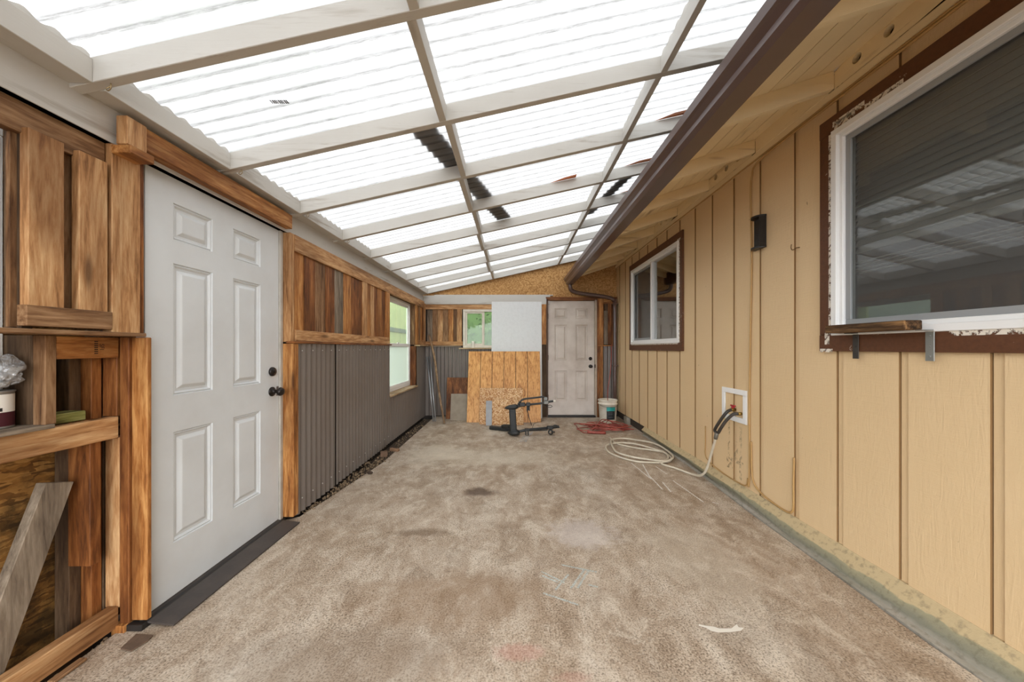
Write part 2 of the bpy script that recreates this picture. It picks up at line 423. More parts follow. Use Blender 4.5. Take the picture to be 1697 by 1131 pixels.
sp.bm.faces.new([sp.bm.verts.new(p) for p in PB]); sp.build('paint_spill', plain('spilled_white_paint', lin(226, 220, 208), .4), fl)

# kerb along the house
ks = MB(); prof = lambda xe: [(xe+.006, -.05), (xe+.006, .004), (xe+.03, .012), (1.790, .075), (1.832, .118), (1.90, .118), (1.90, -.05)]
secs = [(-2.2, 1.70), (1.3, 1.715), (2.18, 1.735), (2.95, 1.77), (3.65, 1.80), (4.88, 1.80)]
rings = [[ks.bm.verts.new((x, y, z)) for x, z in prof(xe)] for y, xe in secs]
for a, b in zip(rings, rings[1:]):
    for k in range(len(a)): ks.bm.faces.new((a[k], a[(k+1) % len(a)], b[(k+1) % len(a)], b[k]))
ks.bm.faces.new(rings[0]); ks.bm.faces.new(rings[-1][::-1])
def m_kerb():
    s = NT('mossy_concrete_kerb'); v = s.coords(False); sep = s.node('SeparateXYZ'); s.link(v, sep.inputs[0])
    hgt = s.math('ADD', s.math('MULTIPLY', sep.outputs['Z'], 8), s.math('MULTIPLY', s.noise(s.scale(v, (1, .35, 1)), 5, 5, .7), .8))
    c = s.ramp(hgt, [(.35, lin(170, 162, 150)), (.65, lin(124, 122, 106)), (.95, lin(150, 144, 116)), (1.3, lin(188, 168, 130))])
    c = s.mix(s.ramp(s.noise(v, 40, 6), [(.34, .4), (.48, .0)]), c, lin(100, 92, 74))
    s.bsdf(c, .8, s.bump(s.noise(v, 60, 4), .5, .004)); return s.m
kerb = ks.build('baseboard_right', m_kerb(), origin=(0, 0, 0)); tag(kerb, kind='structure')
board('brick', 1.80, 1.90, 5.55, 5.70, -.02, .11, plain('grey_block', lin(150, 142, 128), .9, 0, .5, 20), kerb)
MB().box(1.86, 1.89, 4.88, 6.2, -.05, .12).build('crawl_space_shade', plain('void_shade', lin(60, 50, 42), .9), kerb)  # dark sheet stands in for the shade of the void past the kerb

# right wall: grooved siding with two window openings
XR = 1.834
GY = [-1.5+.317*i for i in range(8)] + [1.03, 1.342, 1.66, 1.98, 2.28, 2.60, 2.91, 3.226, 3.53, 3.855, 4.18, 4.47, 4.78, 5.10, 5.41, 5.73, 6.04]
WN = (.18, 1.985, 1.29, 2.45)      # near window opening y0,y1,z0,z1
WF = (3.83, 5.38, 1.275, 2.405)
def siding(mb, y0, y1, z0, z1):
    pts = [(XR, y0)]
    for g in GY:
        for x, y in ((XR, g-.040), (XR+.009, g-.038), (XR+.009, g-.0035), (XR+.016, g-.0035), (XR+.016, g), (XR, g)):
            if y0 < y < y1: pts.append((x, y))
    pts.append((XR, y1))
    A = [mb.bm.verts.new((x, y, z0)) for x, y in pts]; B = [mb.bm.verts.new((x, y, z1)) for x, y in pts]
    for i in range(len(pts)-1): mb.bm.faces.new((A[i], A[i+1], B[i+1], B[i]))
wr = MB()
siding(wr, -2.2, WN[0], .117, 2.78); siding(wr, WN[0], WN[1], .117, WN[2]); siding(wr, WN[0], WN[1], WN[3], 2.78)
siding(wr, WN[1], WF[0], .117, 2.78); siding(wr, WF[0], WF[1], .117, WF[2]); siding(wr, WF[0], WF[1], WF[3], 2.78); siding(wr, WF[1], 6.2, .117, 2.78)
# underside and back of the sheathing
wr.box(XR+.022, XR+.06, -2.2, WN[0], .117, 2.78).box(XR+.022, XR+.06, WN[1], WF[0], .117, 2.78).box(XR+.022, XR+.06, WF[1], 6.2, .117, 2.78)
for W in (WN, WF): wr.box(XR+.022, XR+.06, W[0], W[1], .117, W[2]).box(XR+.022, XR+.06, W[0], W[1], W[3], 2.78)
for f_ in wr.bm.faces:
    if (max(v.co.y for v in f_.verts)-min(v.co.y for v in f_.verts) < 1e-4 and max(v.co.x for v in f_.verts) > XR+.0155 and max(v.co.x for v in f_.verts) < XR+.017) or XR+.015 < min(v.co.x for v in f_.verts) and max(v.co.x for v in f_.verts) < XR+.017 and f_.calc_area() < .05 and abs(f_.normal.x if f_.normal.length else 1) >= 0: f_.material_index = 1  # slit and far edge coloured darker: shadow line painted into the weathered groove
wall_r = wr.build('wall_right', [M_SIDING, plain('groove_shadow_and_dirt', lin(140, 108, 70), .8)], origin=(0, 0, 0))
SCF = m_partial('grey_scuff', lin(150, 140, 120), .5, 24, .46, .66); SCF2 = m_partial('dark_scuff', lin(126, 104, 76), .6, 30, .48, .66)
for (ya, yb_, za, zb2, mt) in ((2.98, 2.955, .25, .60, SCF2), (2.83, 2.80, .10, .58, SCF), (2.90, 2.85, .30, .45, SCF), (3.00, 2.92, .20, .29, SCF2), (2.95, 2.78, .27, .30, SCF)):
    MB().quad((XR-.0008, yb_, za), (XR-.0008, ya, za), (XR-.0008, ya, zb2), (XR-.0008, yb_, zb2)).build('scuff_mark', mt, wall_r); tag(wall_r, kind='structure')
# rooms behind the house windows
rm = MB(); x0, x1, y0, y1, z0, z1 = XR+.09, 5.4, -2.2, 6.2, .1, 2.78
for q in (((x0,y0,z0),(x1,y0,z0),(x1,y1,z0),(x0,y1,z0)), ((x0,y0,z1),(x1,y0,z1),(x1,y1,z1),(x0,y1,z1)), ((x1,y0,z0),(x1,y1,z0),(x1,y1,z1),(x1,y0,z1)), ((x0,y0,z0),(x1,y0,z0),(x1,y0,z1),(x0,y0,z1)), ((x0,y1,z0),(x1,y1,z0),(x1,y1,z1),(x0,y1,z1)), ((x0,2.9,z0),(x1,2.9,z0),(x1,2.9,z1),(x0,2.9,z1))): rm.quad(*q)
for (a, b, c, d) in ((y0, WN[0]-.02, z0, z1), (WN[1]+.02, WF[0]-.02, z0, z1), (WF[1]+.02, y1, z0, z1), (WN[0]-.02, WN[1]+.02, z0, WN[2]-.02), (WN[0]-.02, WN[1]+.02, WN[3]+.02, z1), (WF[0]-.02, WF[1]+.02, z0, WF[2]-.02), (WF[0]-.02, WF[1]+.02, WF[3]+.02, z1)):
    rm.quad((x0, a, c), (x0, b, c), (x0, b, d), (x0, a, d))
tag(rm.build('wall_inside', M_DARKROOM, origin=(0, 0, 0)), kind='structure')

def frame_rect(mb, x0, x1, y0, y1, z0, z1, w, bev=.003):
    mb.box(x0, x1, y0, y1, z0, z0+w, bev).box(x0, x1, y0, y1, z1-w, z1, bev).box(x0, x1, y0, y0+w, z0+w, z1-w, bev).box(x0, x1, y1-w, y1, z0+w, z1-w, bev)
def house_window(idx, W, mull, screen_side):
    y0, y1, z0, z1 = W
    r = empty('window_%d' % idx, (XR, (y0+y1)/2, z0), kind='structure')
    cw = .094
    for nm, b in (('casing_board', (XR-.022, XR+.001, y0-cw+.012, y1+cw-.012, z1-.005, z1+cw-.005)), ('casing_board', (XR-.022, XR+.001, y0-cw+.012, y1+cw-.012, z0-cw+.005, z0+.005)),
                  ('casing_board', (XR-.020, XR+.001, y1-.012, y1+cw-.012, z0+.006, z1-.006)), ('casing_board', (XR-.020, XR+.001, y0-cw+.012, y0+.012, z0+.006, z1-.006))):
        board(nm, *b, M_CASING, r)
    fr = MB(); frame_rect(fr, XR-.030, XR+.05, y0-.001, y1+.001, z0, z1, .035); frame_rect(fr, XR-.012, XR+.06, y0+.034, y1-.034, z0+.034, z1-.034, .022)
    fo = fr.build('window_frame', M_VINYL, r)
    m = MB(); m.box(XR-.014, XR+.05, mull-.022, mull+.022, z0+.05, z1-.05, .003); m.build('mullion', M_VINYL, r)
    MB().box(XR+.022, XR+.026, y0+.05, y1-.05, z0+.05, z1-.05).build('pane', M_GLASS, r)
    a, b = (mull+.02, y1-.055) if screen_side else (y0+.055, mull-.02)
    sf = MB(); frame_rect(sf, XR+.002, XR+.014, a, b, z0+.056, z1-.056, .03, .002)
    so = sf.build('screen_frame', plain('grey_screen_frame', lin(150, 152, 152), .4), r)
    MB().quad((XR+.012, a+.02, z0+.08), (XR+.012, b-.02, z0+.08), (XR+.012, b-.02, z1-.08), (XR+.012, a+.02, z1-.08)).build('screen', SCREEN, so)
    return r
SCREEN = m_partial('insect_screen', lin(112, 112, 110), .38, 300, .2, .3)
wn = house_window(1, WN, .75, True); wf = house_window(2, WF, 4.62, True)
CK = m_partial('white_caulk_smear', lin(228, 220, 206), .95, 38, .42, .5)
for (a, b, c_, d_) in ((1.975, 2.005, 1.30, 2.44), (2.00, 2.03, 1.24, 1.31), (1.80, 1.98, 2.47, 2.50), (1.62, 1.80, 2.45, 2.475), (1.15, 1.45, 1.27, 1.292), (1.98, 2.06, 1.195, 1.215), (1.85, 1.97, 2.45, 2.49)):
    MB().quad((XR-.0228, a, c_), (XR-.0228, b, c_), (XR-.0228, b, d_), (XR-.0228, a, d_)).build('caulk_smear', CK, wn)
for (a, b, c_, d_) in ((3.80, 3.825, 1.28, 2.40), (3.78, 3.86, 2.40, 2.42), (3.84, 5.36, 1.262, 1.272)):
    MB().quad((XR-.0228, a, c_), (XR-.0228, b, c_), (XR-.0228, b, d_), (XR-.0228, a, d_)).build('caulk_smear', CK, wf)
# blinds lowered in the near window, upper half in the far one
bl = MB(); z = 2.40
while z > 1.74: bl.box(XR+.10, XR+.145, WN[0], WN[1], z-.002, z+.002, M=Matrix.Translation((XR+.12, 0, z)) @ Matrix.Rotation(math.radians(-66), 4, 'Y') @ Matrix.Translation((-XR-.12, 0, -z))); z -= .037
for k in range(4): bl.box(XR+.10, XR+.14, WN[0], WN[1], 1.70-.02*k, 1.704-.02*k)
bo = bl.build('blind', M_BLIND, wn)

# ------------------------------------------------------------------ eave of the house (gutter side) : trim
PITCH = .333
def zt(x): return 2.42+PITCH*(x-1.03)        # underside of rafter tails
eave = empty('trim_1', (1.45, 3, 2.42), kind='structure')
TAN = (paint_wood('x', 'tan_painted_wood', lin(238, 220, 182), lin(160, 132, 92)), paint_wood('y', 'tan_painted_wood', lin(238, 220, 182), lin(160, 132, 92)))
dk = MB()
xs = [1.04, 1.17, 1.30, 1.43, 1.56, 1.69, 1.84]
for a, b in zip(xs, xs[1:]):
    dk.prism([(a+.0015, zt(a)+.10), (b-.0015, zt(b)+.10), (b-.0015, zt(b)+.118), (a+.0015, zt(a)+.118)], 'y', -2.2, 6.18)
dk.build('soffit_deck', TAN[1], eave)
TY = [6.05, 5.68, 5.065, 4.45, 3.83, 3.21, 2.597, 1.956, 1.34, .72, .11, -.5]
for t in TY:
    MB().prism([(1.06, zt(1.06)+.012), (1.085, zt(1.085)), (1.80, zt(1.80)), (1.80, zt(1.80)+.10), (1.06, zt(1.06)+.10)], 'y', t, t+.038).build('rafter_tail', TAN[0], eave, bevel=.0015)
holes = {7: (2.05,)}
HY = [1.673, 1.83, 2.797, 2.95, 3.107, 4.10, 4.25, 5.35, 5.5, 1.05, 1.2]
def holed_block(y0, y1, hs):
    mb = MB(); z0, z1 = zt(1.80)-.005, zt(1.80)+.105; cy = sorted(hs); n = 16; r = .025; zc = 2.742
    cuts = [y0]+[(a+b)/2 for a, b in zip(cy, cy[1:])]+[y1]
    for i, c in enumerate(cy):
        a, b = cuts[i], cuts[i+1]
        ring = []; out = []
        for k in range(n):
            t = 2*math.pi*(k+.5)/n; dy, dz = math.cos(t), math.sin(t)
            ring.append((c+r*dy, zc+r*dz))
            s_ = min((b-c)/dy if dy > 0 else (a-c)/dy if dy < 0 else 9, (z1-zc)/dz if dz > 0 else (z0-zc)/dz)
            out.append((c+dy*s_, zc+dz*s_))
        R = [mb.bm.verts.new((1.80, y, z)) for y, z in ring]; O = [mb.bm.verts.new((1.80, y, z)) for y, z in out]; R2 = [mb.bm.verts.new((1.832, y, z)) for y, z in ring]
        for k in range(n):
            k2 = (k+1) % n
            mb.bm.faces.new((O[k], O[k2], R[k2], R[k])); mb.bm.faces.new((R[k], R[k2], R2[k2], R2[k]))
        for (yy, zz) in ((a, z0), (a, z1), (b, z0), (b, z1)):
            cs = sorted(range(n), key=lambda k: (out[k][0]-yy)**2+(out[k][1]-zz)**2)[:2]
            mb.bm.faces.new((O[cs[0]], O[cs[1]], mb.bm.verts.new((1.80, yy, zz))))
    return mb
ts = sorted(TY)
for a, b in zip(ts, ts[1:]):
    hs = [h for h in HY if a+.1 < h < b-.04]
    if hs:
        holed_block(a+.038, b, hs).build('eave_block', TAN[1], eave)
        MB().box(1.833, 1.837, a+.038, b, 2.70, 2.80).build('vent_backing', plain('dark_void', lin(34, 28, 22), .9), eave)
    else: board('eave_block', 1.80, 1.834, a+.038, b, zt(1.80)-.005, zt(1.80)+.105, 'tanpaint', eave)
board('frieze_board', 1.802, 1.834, -2.2, 6.18, 2.628, zt(1.80)-.004, 'tanpaint', eave)
board('fascia_board', 1.042, 1.060, -2.2, 6.15, 2.345, 2.52, plain('brown_fascia_paint', lin(94, 62, 46), .5, 0, .3, 8), eave)
MB().prism([(.99, zt(.99)+.125), (4.6, zt(4.6)+.125), (4.6, zt(4.6)+.16), (.99, zt(.99)+.16)], 'y', -2.2, 6.19).build('roof_shingles', plain('dark_shingle', lin(84, 78, 72), .9, 0, .5, 30), eave)

# gutter with downspout
gut = empty('gutter', (.96, 3, 2.325), 'dark brown metal eaves gutter with downspout running the length of the tan house', 'gutter')
def gprof(t=0): return [(1.038, 2.325), (.945, 2.325), (.925, 2.345), (.925, 2.372), (.905, 2.392), (.892, 2.400), (.885, 2.438), (.893, 2.446)]
G = gprof(); Gi = [(x+.004, z+.004) for x, z in G[1:]][::-1]
poly = [(1.038, 2.45)]+G+[(.897, 2.440), (.890, 2.438), (.897, 2.404), (.912, 2.396), (.929, 2.374), (.929, 2.347), (.947, 2.329), (1.034, 2.329), (1.034, 2.45)]
MB().prism(poly, 'y', -2.2, 6.13).build('trough', M_GUTTER, gut)
MB().prism([(1.038, 2.45)]+G, 'y', 6.125, 6.13).build('end_cap', M_GUTTER, gut)
dsp = MB(); dsp.tube([(.985, 6.05, 2.335), (.985, 6.05, 2.27), (1.02, 6.08, 2.22), (1.15, 6.10, 2.18), (1.45, 6.11, 2.14), (1.68, 6.11, 2.10), (1.765, 6.11, 2.04), (1.775, 6.11, 1.9), (1.775, 6.11, .06)], .034, 12, 3)
dsp.build('downspout', M_GUTTER, gut)
for z_ in (1.98, .9): MB().box(1.735, 1.825, 6.07, 6.15, z_, z_+.02, .002).build('strap', M_GUTTER, gut)

# ------------------------------------------------------------------ patio cover : ceiling
SL = .224
def zr(x): return 2.177+SL*(x+1.51)          # underside of rafters
ceil = empty('ceiling', (0, 3, 2.5), kind='structure')
RY = [1.2535+.611*i for i in range(-6, 9)]; RT = .038; RH = .092
M_WX = paint_wood('x')
for y in RY:
    xa = -1.60 if y > 1.3 else -1.60
    MB().prism([(xa, zr(xa)), (1.9, zr(1.9)), (1.9, zr(1.9)+RH), (xa, zr(xa)+RH)], 'y', y, y+RT).build('rafter', M_WX, ceil, bevel=.002)
for i, (a, b) in enumerate(zip(RY, RY[1:])):
    j = .018 if i % 2 else -.004
    board('edge_block', -1.60, -1.512, a+RT, b, zr(-1.53), zr(-1.53)+.088, 'white', ceil)
    for X, nm in ((-.392+j, 'blocking'), (.785-j*.6, 'blocking')):
        MB().prism([(X, zr(X)+.001), (X+.036, zr(X+.036)+.001), (X+.036, zr(X+.036)+.088), (X, zr(X)+.088)], 'y', a+RT, b).build(nm, paint_wood('y'), ceil, bevel=.0015)
    # wavy closure strips under the sheets
    for X in (-1.535, .785-j*.6+.018):
        ws = MB(); n = 48; T = []; Bm = []
        for k in range(n+1):
            y = a+RT+(b-a-RT)*k/n; zz = zr(X)+RH+.012+.008*math.sin(2*math.pi*y/.076)
            T.append(zz)
        for s_ in (-.012, .012):
            A = [ws.bm.verts.new((X+s_, a+RT+(b-a-RT)*k/n, zr(X)+.083)) for k in range(n+1)]; B = [ws.bm.verts.new((X+s_, a+RT+(b-a-RT)*k/n, T[k])) for k in range(n+1)]
            for k in range(n): ws.bm.faces.new((A[k], A[k+1], B[k+1], B[k]))
        ws.build('closure_strip', paint_wood('y'), ceil)
M_ROOF = m_roof()
y = -2.3; i = 0
while y < 6.2:
    mb = MB(); n = 72; y1 = min(y+.64, 6.24); dz = .0025*(i % 2); rows = []
    for x in (-1.72, -.9, 0, .9, 1.85):
        rows.append([mb.bm.verts.new((x, y+(y1-y)*k/n, zr(x)+RH+.013+dz+.009*math.sin(2*math.pi*(y+(y1-y)*k/n)/.076))) for k in range(n+1)])
    for a, b in zip(rows, rows[1:]):
        for k in range(n):
            f = mb.bm.faces.new((a[k], a[k+1], b[k+1], b[k])); f.smooth = True
    mb.build('roof_sheet', M_ROOF, ceil, origin=(0, 0, 0)); y += .608; i += 1
# rust streaks that ran down onto the sheets beside two rafters
RUST = m_partial('rust_stain', lin(226, 130, 40), .95, 9, .22, .42)
RUSTD = m_partial('dark_rust_stain', lin(176, 92, 30), .9, 12, .30, .48)
for (yr, xa, xb) in ((RY[8], .93, 1.45), (RY[9], .90, 1.5), (RY[9], .25, .55), (RY[10], 1.05, 1.4)):
    for mt, wd, dz in ((RUST, .060, .004), (RUSTD, .026, .006)):
        z_ = lambda x: zr(x)+RH-.001-dz*.2
        yy = yr-.004
        rs = MB(); P_ = [(xa+dz*18, yy), (xa+dz*18+.02, yy-.008), (xa+dz*18+.12, yy-wd*.8), (xb, yy-wd), (xb, yy)]
        rs.bm.faces.new([rs.bm.verts.new((x, y_, z_(x))) for x, y_ in P_]); rs.build('rust_stain', mt, ceil)
# printed batch mark on one sheet
bmk = MB(); o = at(296, 152, Y=1.63)
for k in range(9): bmk.box(-1.12+k*.009, -1.116+k*.009+(.002 if k % 3 else 0), 1.60, 1.622, zr(-1.1)+RH-.004, zr(-1.1)+RH-.003)
bmk.build('printed_mark', plain('black_print', lin(60, 60, 60), .8), ceil)

# dark objects lying on top of the sheets
def roof_strip(x0, y0, x1, y1, w_, label):
    mb = MB(); n = int(abs(y1-y0)/.076*10); rows = [[], []]
    def zz(x, y): return zr(x)+RH+.0215+.009*math.sin(2*math.pi*y/.076)
    for sgn in (-1, 1):
        for k in range(n+1):
            t = k/n; y = y0+(y1-y0)*t; x = x0+(x1-x0)*t+sgn*w_/2
            rows[(sgn+1)//2].append((x, y))
    V = [[(mb.bm.verts.new((x, y, zz(x, y))), mb.bm.verts.new((x, y, zz(x, y)+.004))) for x, y in r] for r in rows]
    for k in range(n):
        a, b, c, d = V[0][k], V[0][k+1], V[1][k+1], V[1][k]
        mb.bm.faces.new((a[0], d[0], c[0], b[0])); mb.bm.faces.new((a[1], b[1], c[1], d[1]))
        mb.bm.faces.new((a[0], b[0], b[1], a[1])); mb.bm.faces.new((d[0], d[1], c[1], c[0]))
    for k in (0, n): mb.bm.faces.new((V[0][k][0], V[0][k][1], V[1][k][1], V[1][k][0]))
    return tag(mb.build('metal_strip', plain('dark_weathered_strip', lin(66, 54, 48), .8, 0, .5, 14)), label, 'strip')
roof_strip(-.56, 1.95, -.10, 3.72, .145, 'long dark strip lying slantwise on top of the translucent roof, near its middle')
roof_strip(1.14, 3.15, .88, 4.2, .13, 'short dark strip lying on top of the translucent roof beside the gutter')

# ------------------------------------------------------------------ left wall
wl = empty('wall_left', (-1.6, 3, 0), kind='structure')
BX0, BX1 = -1.636, -1.597
board('top_beam', BX0, BX1, -2.2, 6.16, 2.036, 2.176, 'white', wl)
# --- bay with the boarded wall, left of the door
board('top_rail', -1.66, -1.622, -.6, 1.385, 1.93, 2.034, 'brown', wl)
board('wall_board', -1.63, -1.60, 1.150, 1.243, 1.36, 1.95, 'tan', wl)
board('wall_board', -1.63, -1.60, 1.285, 1.376, 1.355, 1.95, 'tan', wl)
MB().box(-1.66, -1.645, 1.14, 1.39, 1.29, 2.0).build('backing_board', wood('brown', 'z'), wl)
board('bottom_rail', -1.625, -1.592, 1.14, 1.386, 1.293, 1.362, 'brown', wl)
board('corner_strip', -1.690, -1.632, 1.155, 1.185, 1.285, 2.03, 'dark', wl)
board('post', -1.64, -1.60, 1.39, 1.496, 1.272, 2.10, 'tan', wl)
board('edge_trim', -1.66, -1.61, 1.497, 1.52, 1.272, 2.06, 'red', wl)
board('ledge', -1.74, -1.592, 1.05, 1.515, 1.268, 1.284, 'brown', wl, .003)
board('ledge', -1.74, -1.635, -.6, 1.05, 1.268, 1.284, 'brown', wl, .003)
board('upper_rail', -1.735, -1.697, 1.295, 1.50, 1.178, 1.264, 'orange', wl)
board('niche_trim', -1.74, -1.695, 1.262, 1.294, .94, 1.266, 'brown', wl)
board('niche_side', -1.95, -1.742, 1.262, 1.280, .94, 1.266, 'dark', wl, axis='z')
board('niche_sill', -1.95, -1.682, -.4, 1.281, .926, .941, 'grey', wl)
board('middle_rail', -1.738, -1.70, -.6, 1.502, .834, .925, 'tan', wl)
board('stud', -1.812, -1.722, 1.418, 1.456, .33, .925, 'red', wl)
board('stud', -1.86, -1.77, 1.462, 1.50, .0, 1.26, 'red', wl)
board('stud', -1.87, -1.81, 1.42, 1.46, .0, 1.26, 'dark', wl)
board('stud', -1.76, -1.70, 1.503, 1.54, .10, .834, 'tan', wl)
board('stud', -1.80, -1.71, 1.503, 1.541, .925, 1.26, 'red', wl)
board('stud', -1.85, -1.768, 1.503, 1.541, .0, 2.0, 'dark', wl)
board('base_rail', -1.745, -1.70, -.8, 1.502, .02, .108, 'tan', wl)
board('sill_plate', -1.87, -1.76, -.8, 1.46, -.05, -.015, 'dark', wl)
board('foot_block', -1.72, -1.665, 1.49, 1.56, -.05, .03, 'orange', wl)
board('post', -1.660, -1.592, 1.515, 1.536, .035, 1.266, 'orange', wl, .003)
board('post', -1.70, -1.6605, 1.505, 1.536, .03, 1.266, 'red', wl)
MB().box(-1.90, -1.875, -.8, 2.5, -.05, 2.1).build('osb_backing', osb('damp_osb', lin(96, 64, 32), lin(146, 102, 50), lin(184, 138, 78), 1.5, lin(50, 40, 24)), wl)
MB().box(-1.84, -1.80, 1.545, 1.56, -.05, 2.1).build('jamb_side', wood('red', 'z'), wl)
# header over the door
board('header', -1.64, -1.552, 1.472, 2.449, 2.054, 2.150, 'orange', wl, .003)
board('header_block', -1.58, -1.535, 1.385, 1.462, 2.032, 2.146, 'tan', wl, .003)
board('header_block', -1.60, -1.520, 1.385, 1.478, 1.996, 2.030, 'orange', wl, .003)
# posts right of the door
board('post', -1.632, -1.570, 2.455, 2.50, 1.262, 2.035, 'tan', wl, .003)
board('post', -1.632, -1.546, 2.450, 2.508, .03, 1.250, 'orange', wl, .003)
board('ledge', -1.60, -1.540, 2.45, 4.42, 1.252, 1.268, 'red', wl, .003)
board('top_rail', -1.60, -1.565, 2.50, 6.12, 1.915, 2.034, 'tan', wl)
board('bottom_rail', -1.60, -1.562, 2.505, 4.40, 1.270, 1.350, 'tan', wl)
def wb(u): return 1.575*F/(CX-(440+u*.3536))
edges = [130, 182, 235, 283, 325, 367, 403, 455]; tn = ['orange', 'red', 'brown', 'red', 'grey', 'orange', 'red']
for k in range(7): board('wall_board', -1.612, -1.580+.003*(k % 2), wb(edges[k])+.003, wb(edges[k+1])-.001, 1.345, 1.92, tn[k], wl)
board('divider', -1.60, -1.566, wb(455), wb(473), 1.35, 1.915, 'tan', wl)
e2 = [475, 495, 510, 525, 545, 562]; tn = ['orange', 'tan', 'red', 'orange', 'red']
for k in range(5): board('wall_board', -1.612, -1.580+.003*(k % 2), wb(e2[k])+.002, wb(e2[k+1])-.001, 1.345, 1.92, tn[k], wl)
board('post', -1.635, -1.566, wb(563), 4.42, 1.27, 1.915, 'orange', wl)
board('window_jamb', -1.70, -1.62, 4.385, 4.41, .62, 2.0, 'orange', wl)
board('window_jamb', -1.70, -1.567, 5.585, 5.625, .62, 1.25, 'red', wl)
board('window_jamb', -1.70, -1.585, 5.585, 5.62, 1.27, 1.93, 'brown', wl)
board('post', -1.60, -1.566, 5.62, 5.70, 1.27, 1.915, 'orange', wl)
board('bottom_rail', -1.60, -1.562, 5.70, 6.14, 1.27, 1.35, 'tan', wl)
board('ledge', -1.60, -1.50, 5.60, 6.16, 1.250, 1.268, 'pale', wl)
for k, t_ in enumerate(['red', 'brown', 'orange', 'red']): board('wall_board', -1.612, -1.582+.003*(k % 2), 5.702+k*.105, 5.802+k*.105, 1.345, 1.92, t_, wl)
board('corner_strip', -1.60, -1.55, 6.12, 6.16, 1.268, 2.0, 'tan', wl)
board('window_sill', -1.70, -1.535, 4.38, 5.60, .60, .622, 'pale', wl, .003)
# corrugated steel sheets
def corr(poly, name, x, parent, along='y', pitch=.068, amp=.0085, sgn=1):
    """poly: list of (t0,t1,z0,z1)"""
    mb = MB()
    for (t0, t1, z0, z1) in poly:
        n = int((t1-t0)/pitch*8); A = []; B = []
        for k in range(n+1):
            t = t0+(t1-t0)*k/n; q = math.sin(2*math.pi*t/pitch); o = amp*(q*abs(q)**.0)
            p = (x+o, t) if along == 'y' else (t, x-o)
            A.append(mb.bm.verts.new((p[0], p[1], z0))); B.append(mb.bm.verts.new((p[0], p[1], z1)))
        for k in range(n):
            f = mb.bm.faces.new((A[k], A[k+1], B[k+1], B[k])); f.smooth = True
    return mb.build(name, M_CORR, parent)
corr([(2.508, 3.055, .015, 1.252)], 'corrugated_sheet', -1.560, wl)
corr([(3.06, 4.24, .020, 1.252)], 'corrugated_sheet', -1.556, wl)
corr([(4.245, 4.38, .025, 1.252), (4.38, 5.60, .025, .600), (5.60, 6.15, .025, 1.252)], 'corrugated_sheet', -1.560, wl)
MB().box(-1.70, -1.60, 2.52, 4.38, -.05, 1.25).box(-1.70, -1.60, 4.38, 5.6, -.05, .60).box(-1.70, -1.60, 5.63, 6.15, -.05, 1.25).box(-1.70, -1.615, 2.52, 4.38, 1.25, 2.0).box(-1.70, -1.615, 5.63, 6.15, 1.25, 2.0).build('wall_core', plain('dark_wall_core', lin(40, 34, 30), .9), wl)
MB().box(-1.76, -1.60, -.6, 6.15, 2.036, 2.17).build('top_plate', wood('dark', 'y'), wl)
MB().box(-1.70, -1.66, 4.38, 5.63, 1.93, 2.036).build('window_header', wood('brown', 'y'), wl)
# screw heads
sc_ = MB()
for y_ in [2.56+.136*k for k in range(14)]: sc_.lathe([(.006, -1.552), (.005, -1.548), (.001, -1.546)], (0, y_, 1.20), 'x', 6); sc_.lathe([(.006, -1.552), (.005, -1.548), (.001, -1.546)], (0, y_, .12), 'x', 6)
tag(sc_.build('screw', plain('bare_steel', lin(190, 188, 182), .4, .6), wl), kind='stuff')

# left wall double-hung window
w3 = empty('window_3', (-1.68, 5, .64), kind='structure')
fr = MB(); frame_rect(fr, -1.70, -1.655, 4.42, 5.585, .625, 1.925, .035); fr.build('window_frame', M_VINYL, w3)
sa = MB(); frame_rect(sa, -1.695, -1.672, 4.455, 5.55, 1.24, 1.89, .04); sa.build('upper_sash', M_VINYL, w3)
sb = MB(); frame_rect(sb, -1.682, -1.650, 4.455, 5.55, .66, 1.285, .045); sb.build('lower_sash', M_VINYL, w3)
MB().box(-1.688, -1.684, 4.49, 5.51, 1.28, 1.85).build('pane', M_GLASS_HAZY, w3)
MB().box(-1.672, -1.668, 4.49, 5.51, .70, 1.245).build('frosted_pane', M_GLASS_FROST, w3, )
MB().box(-1.655, -1.640, 4.95, 5.02, 1.285, 1.297, .002).build('sash_lock', M_VINYL, w3)
# window in the niche at far left
w4 = empty('window_4', (-1.9, .9, .95), kind='structure')
fr = MB(); frame_rect(fr, -1.90, -1.843, -.3, 1.261, .942, 2.033, .05); fr.build('window_frame', M_VINYL, w4)
MB().box(-1.885, -1.880, -.26, 1.22, .98, 1.99).build('pane', M_GLASS_HAZY, w4)

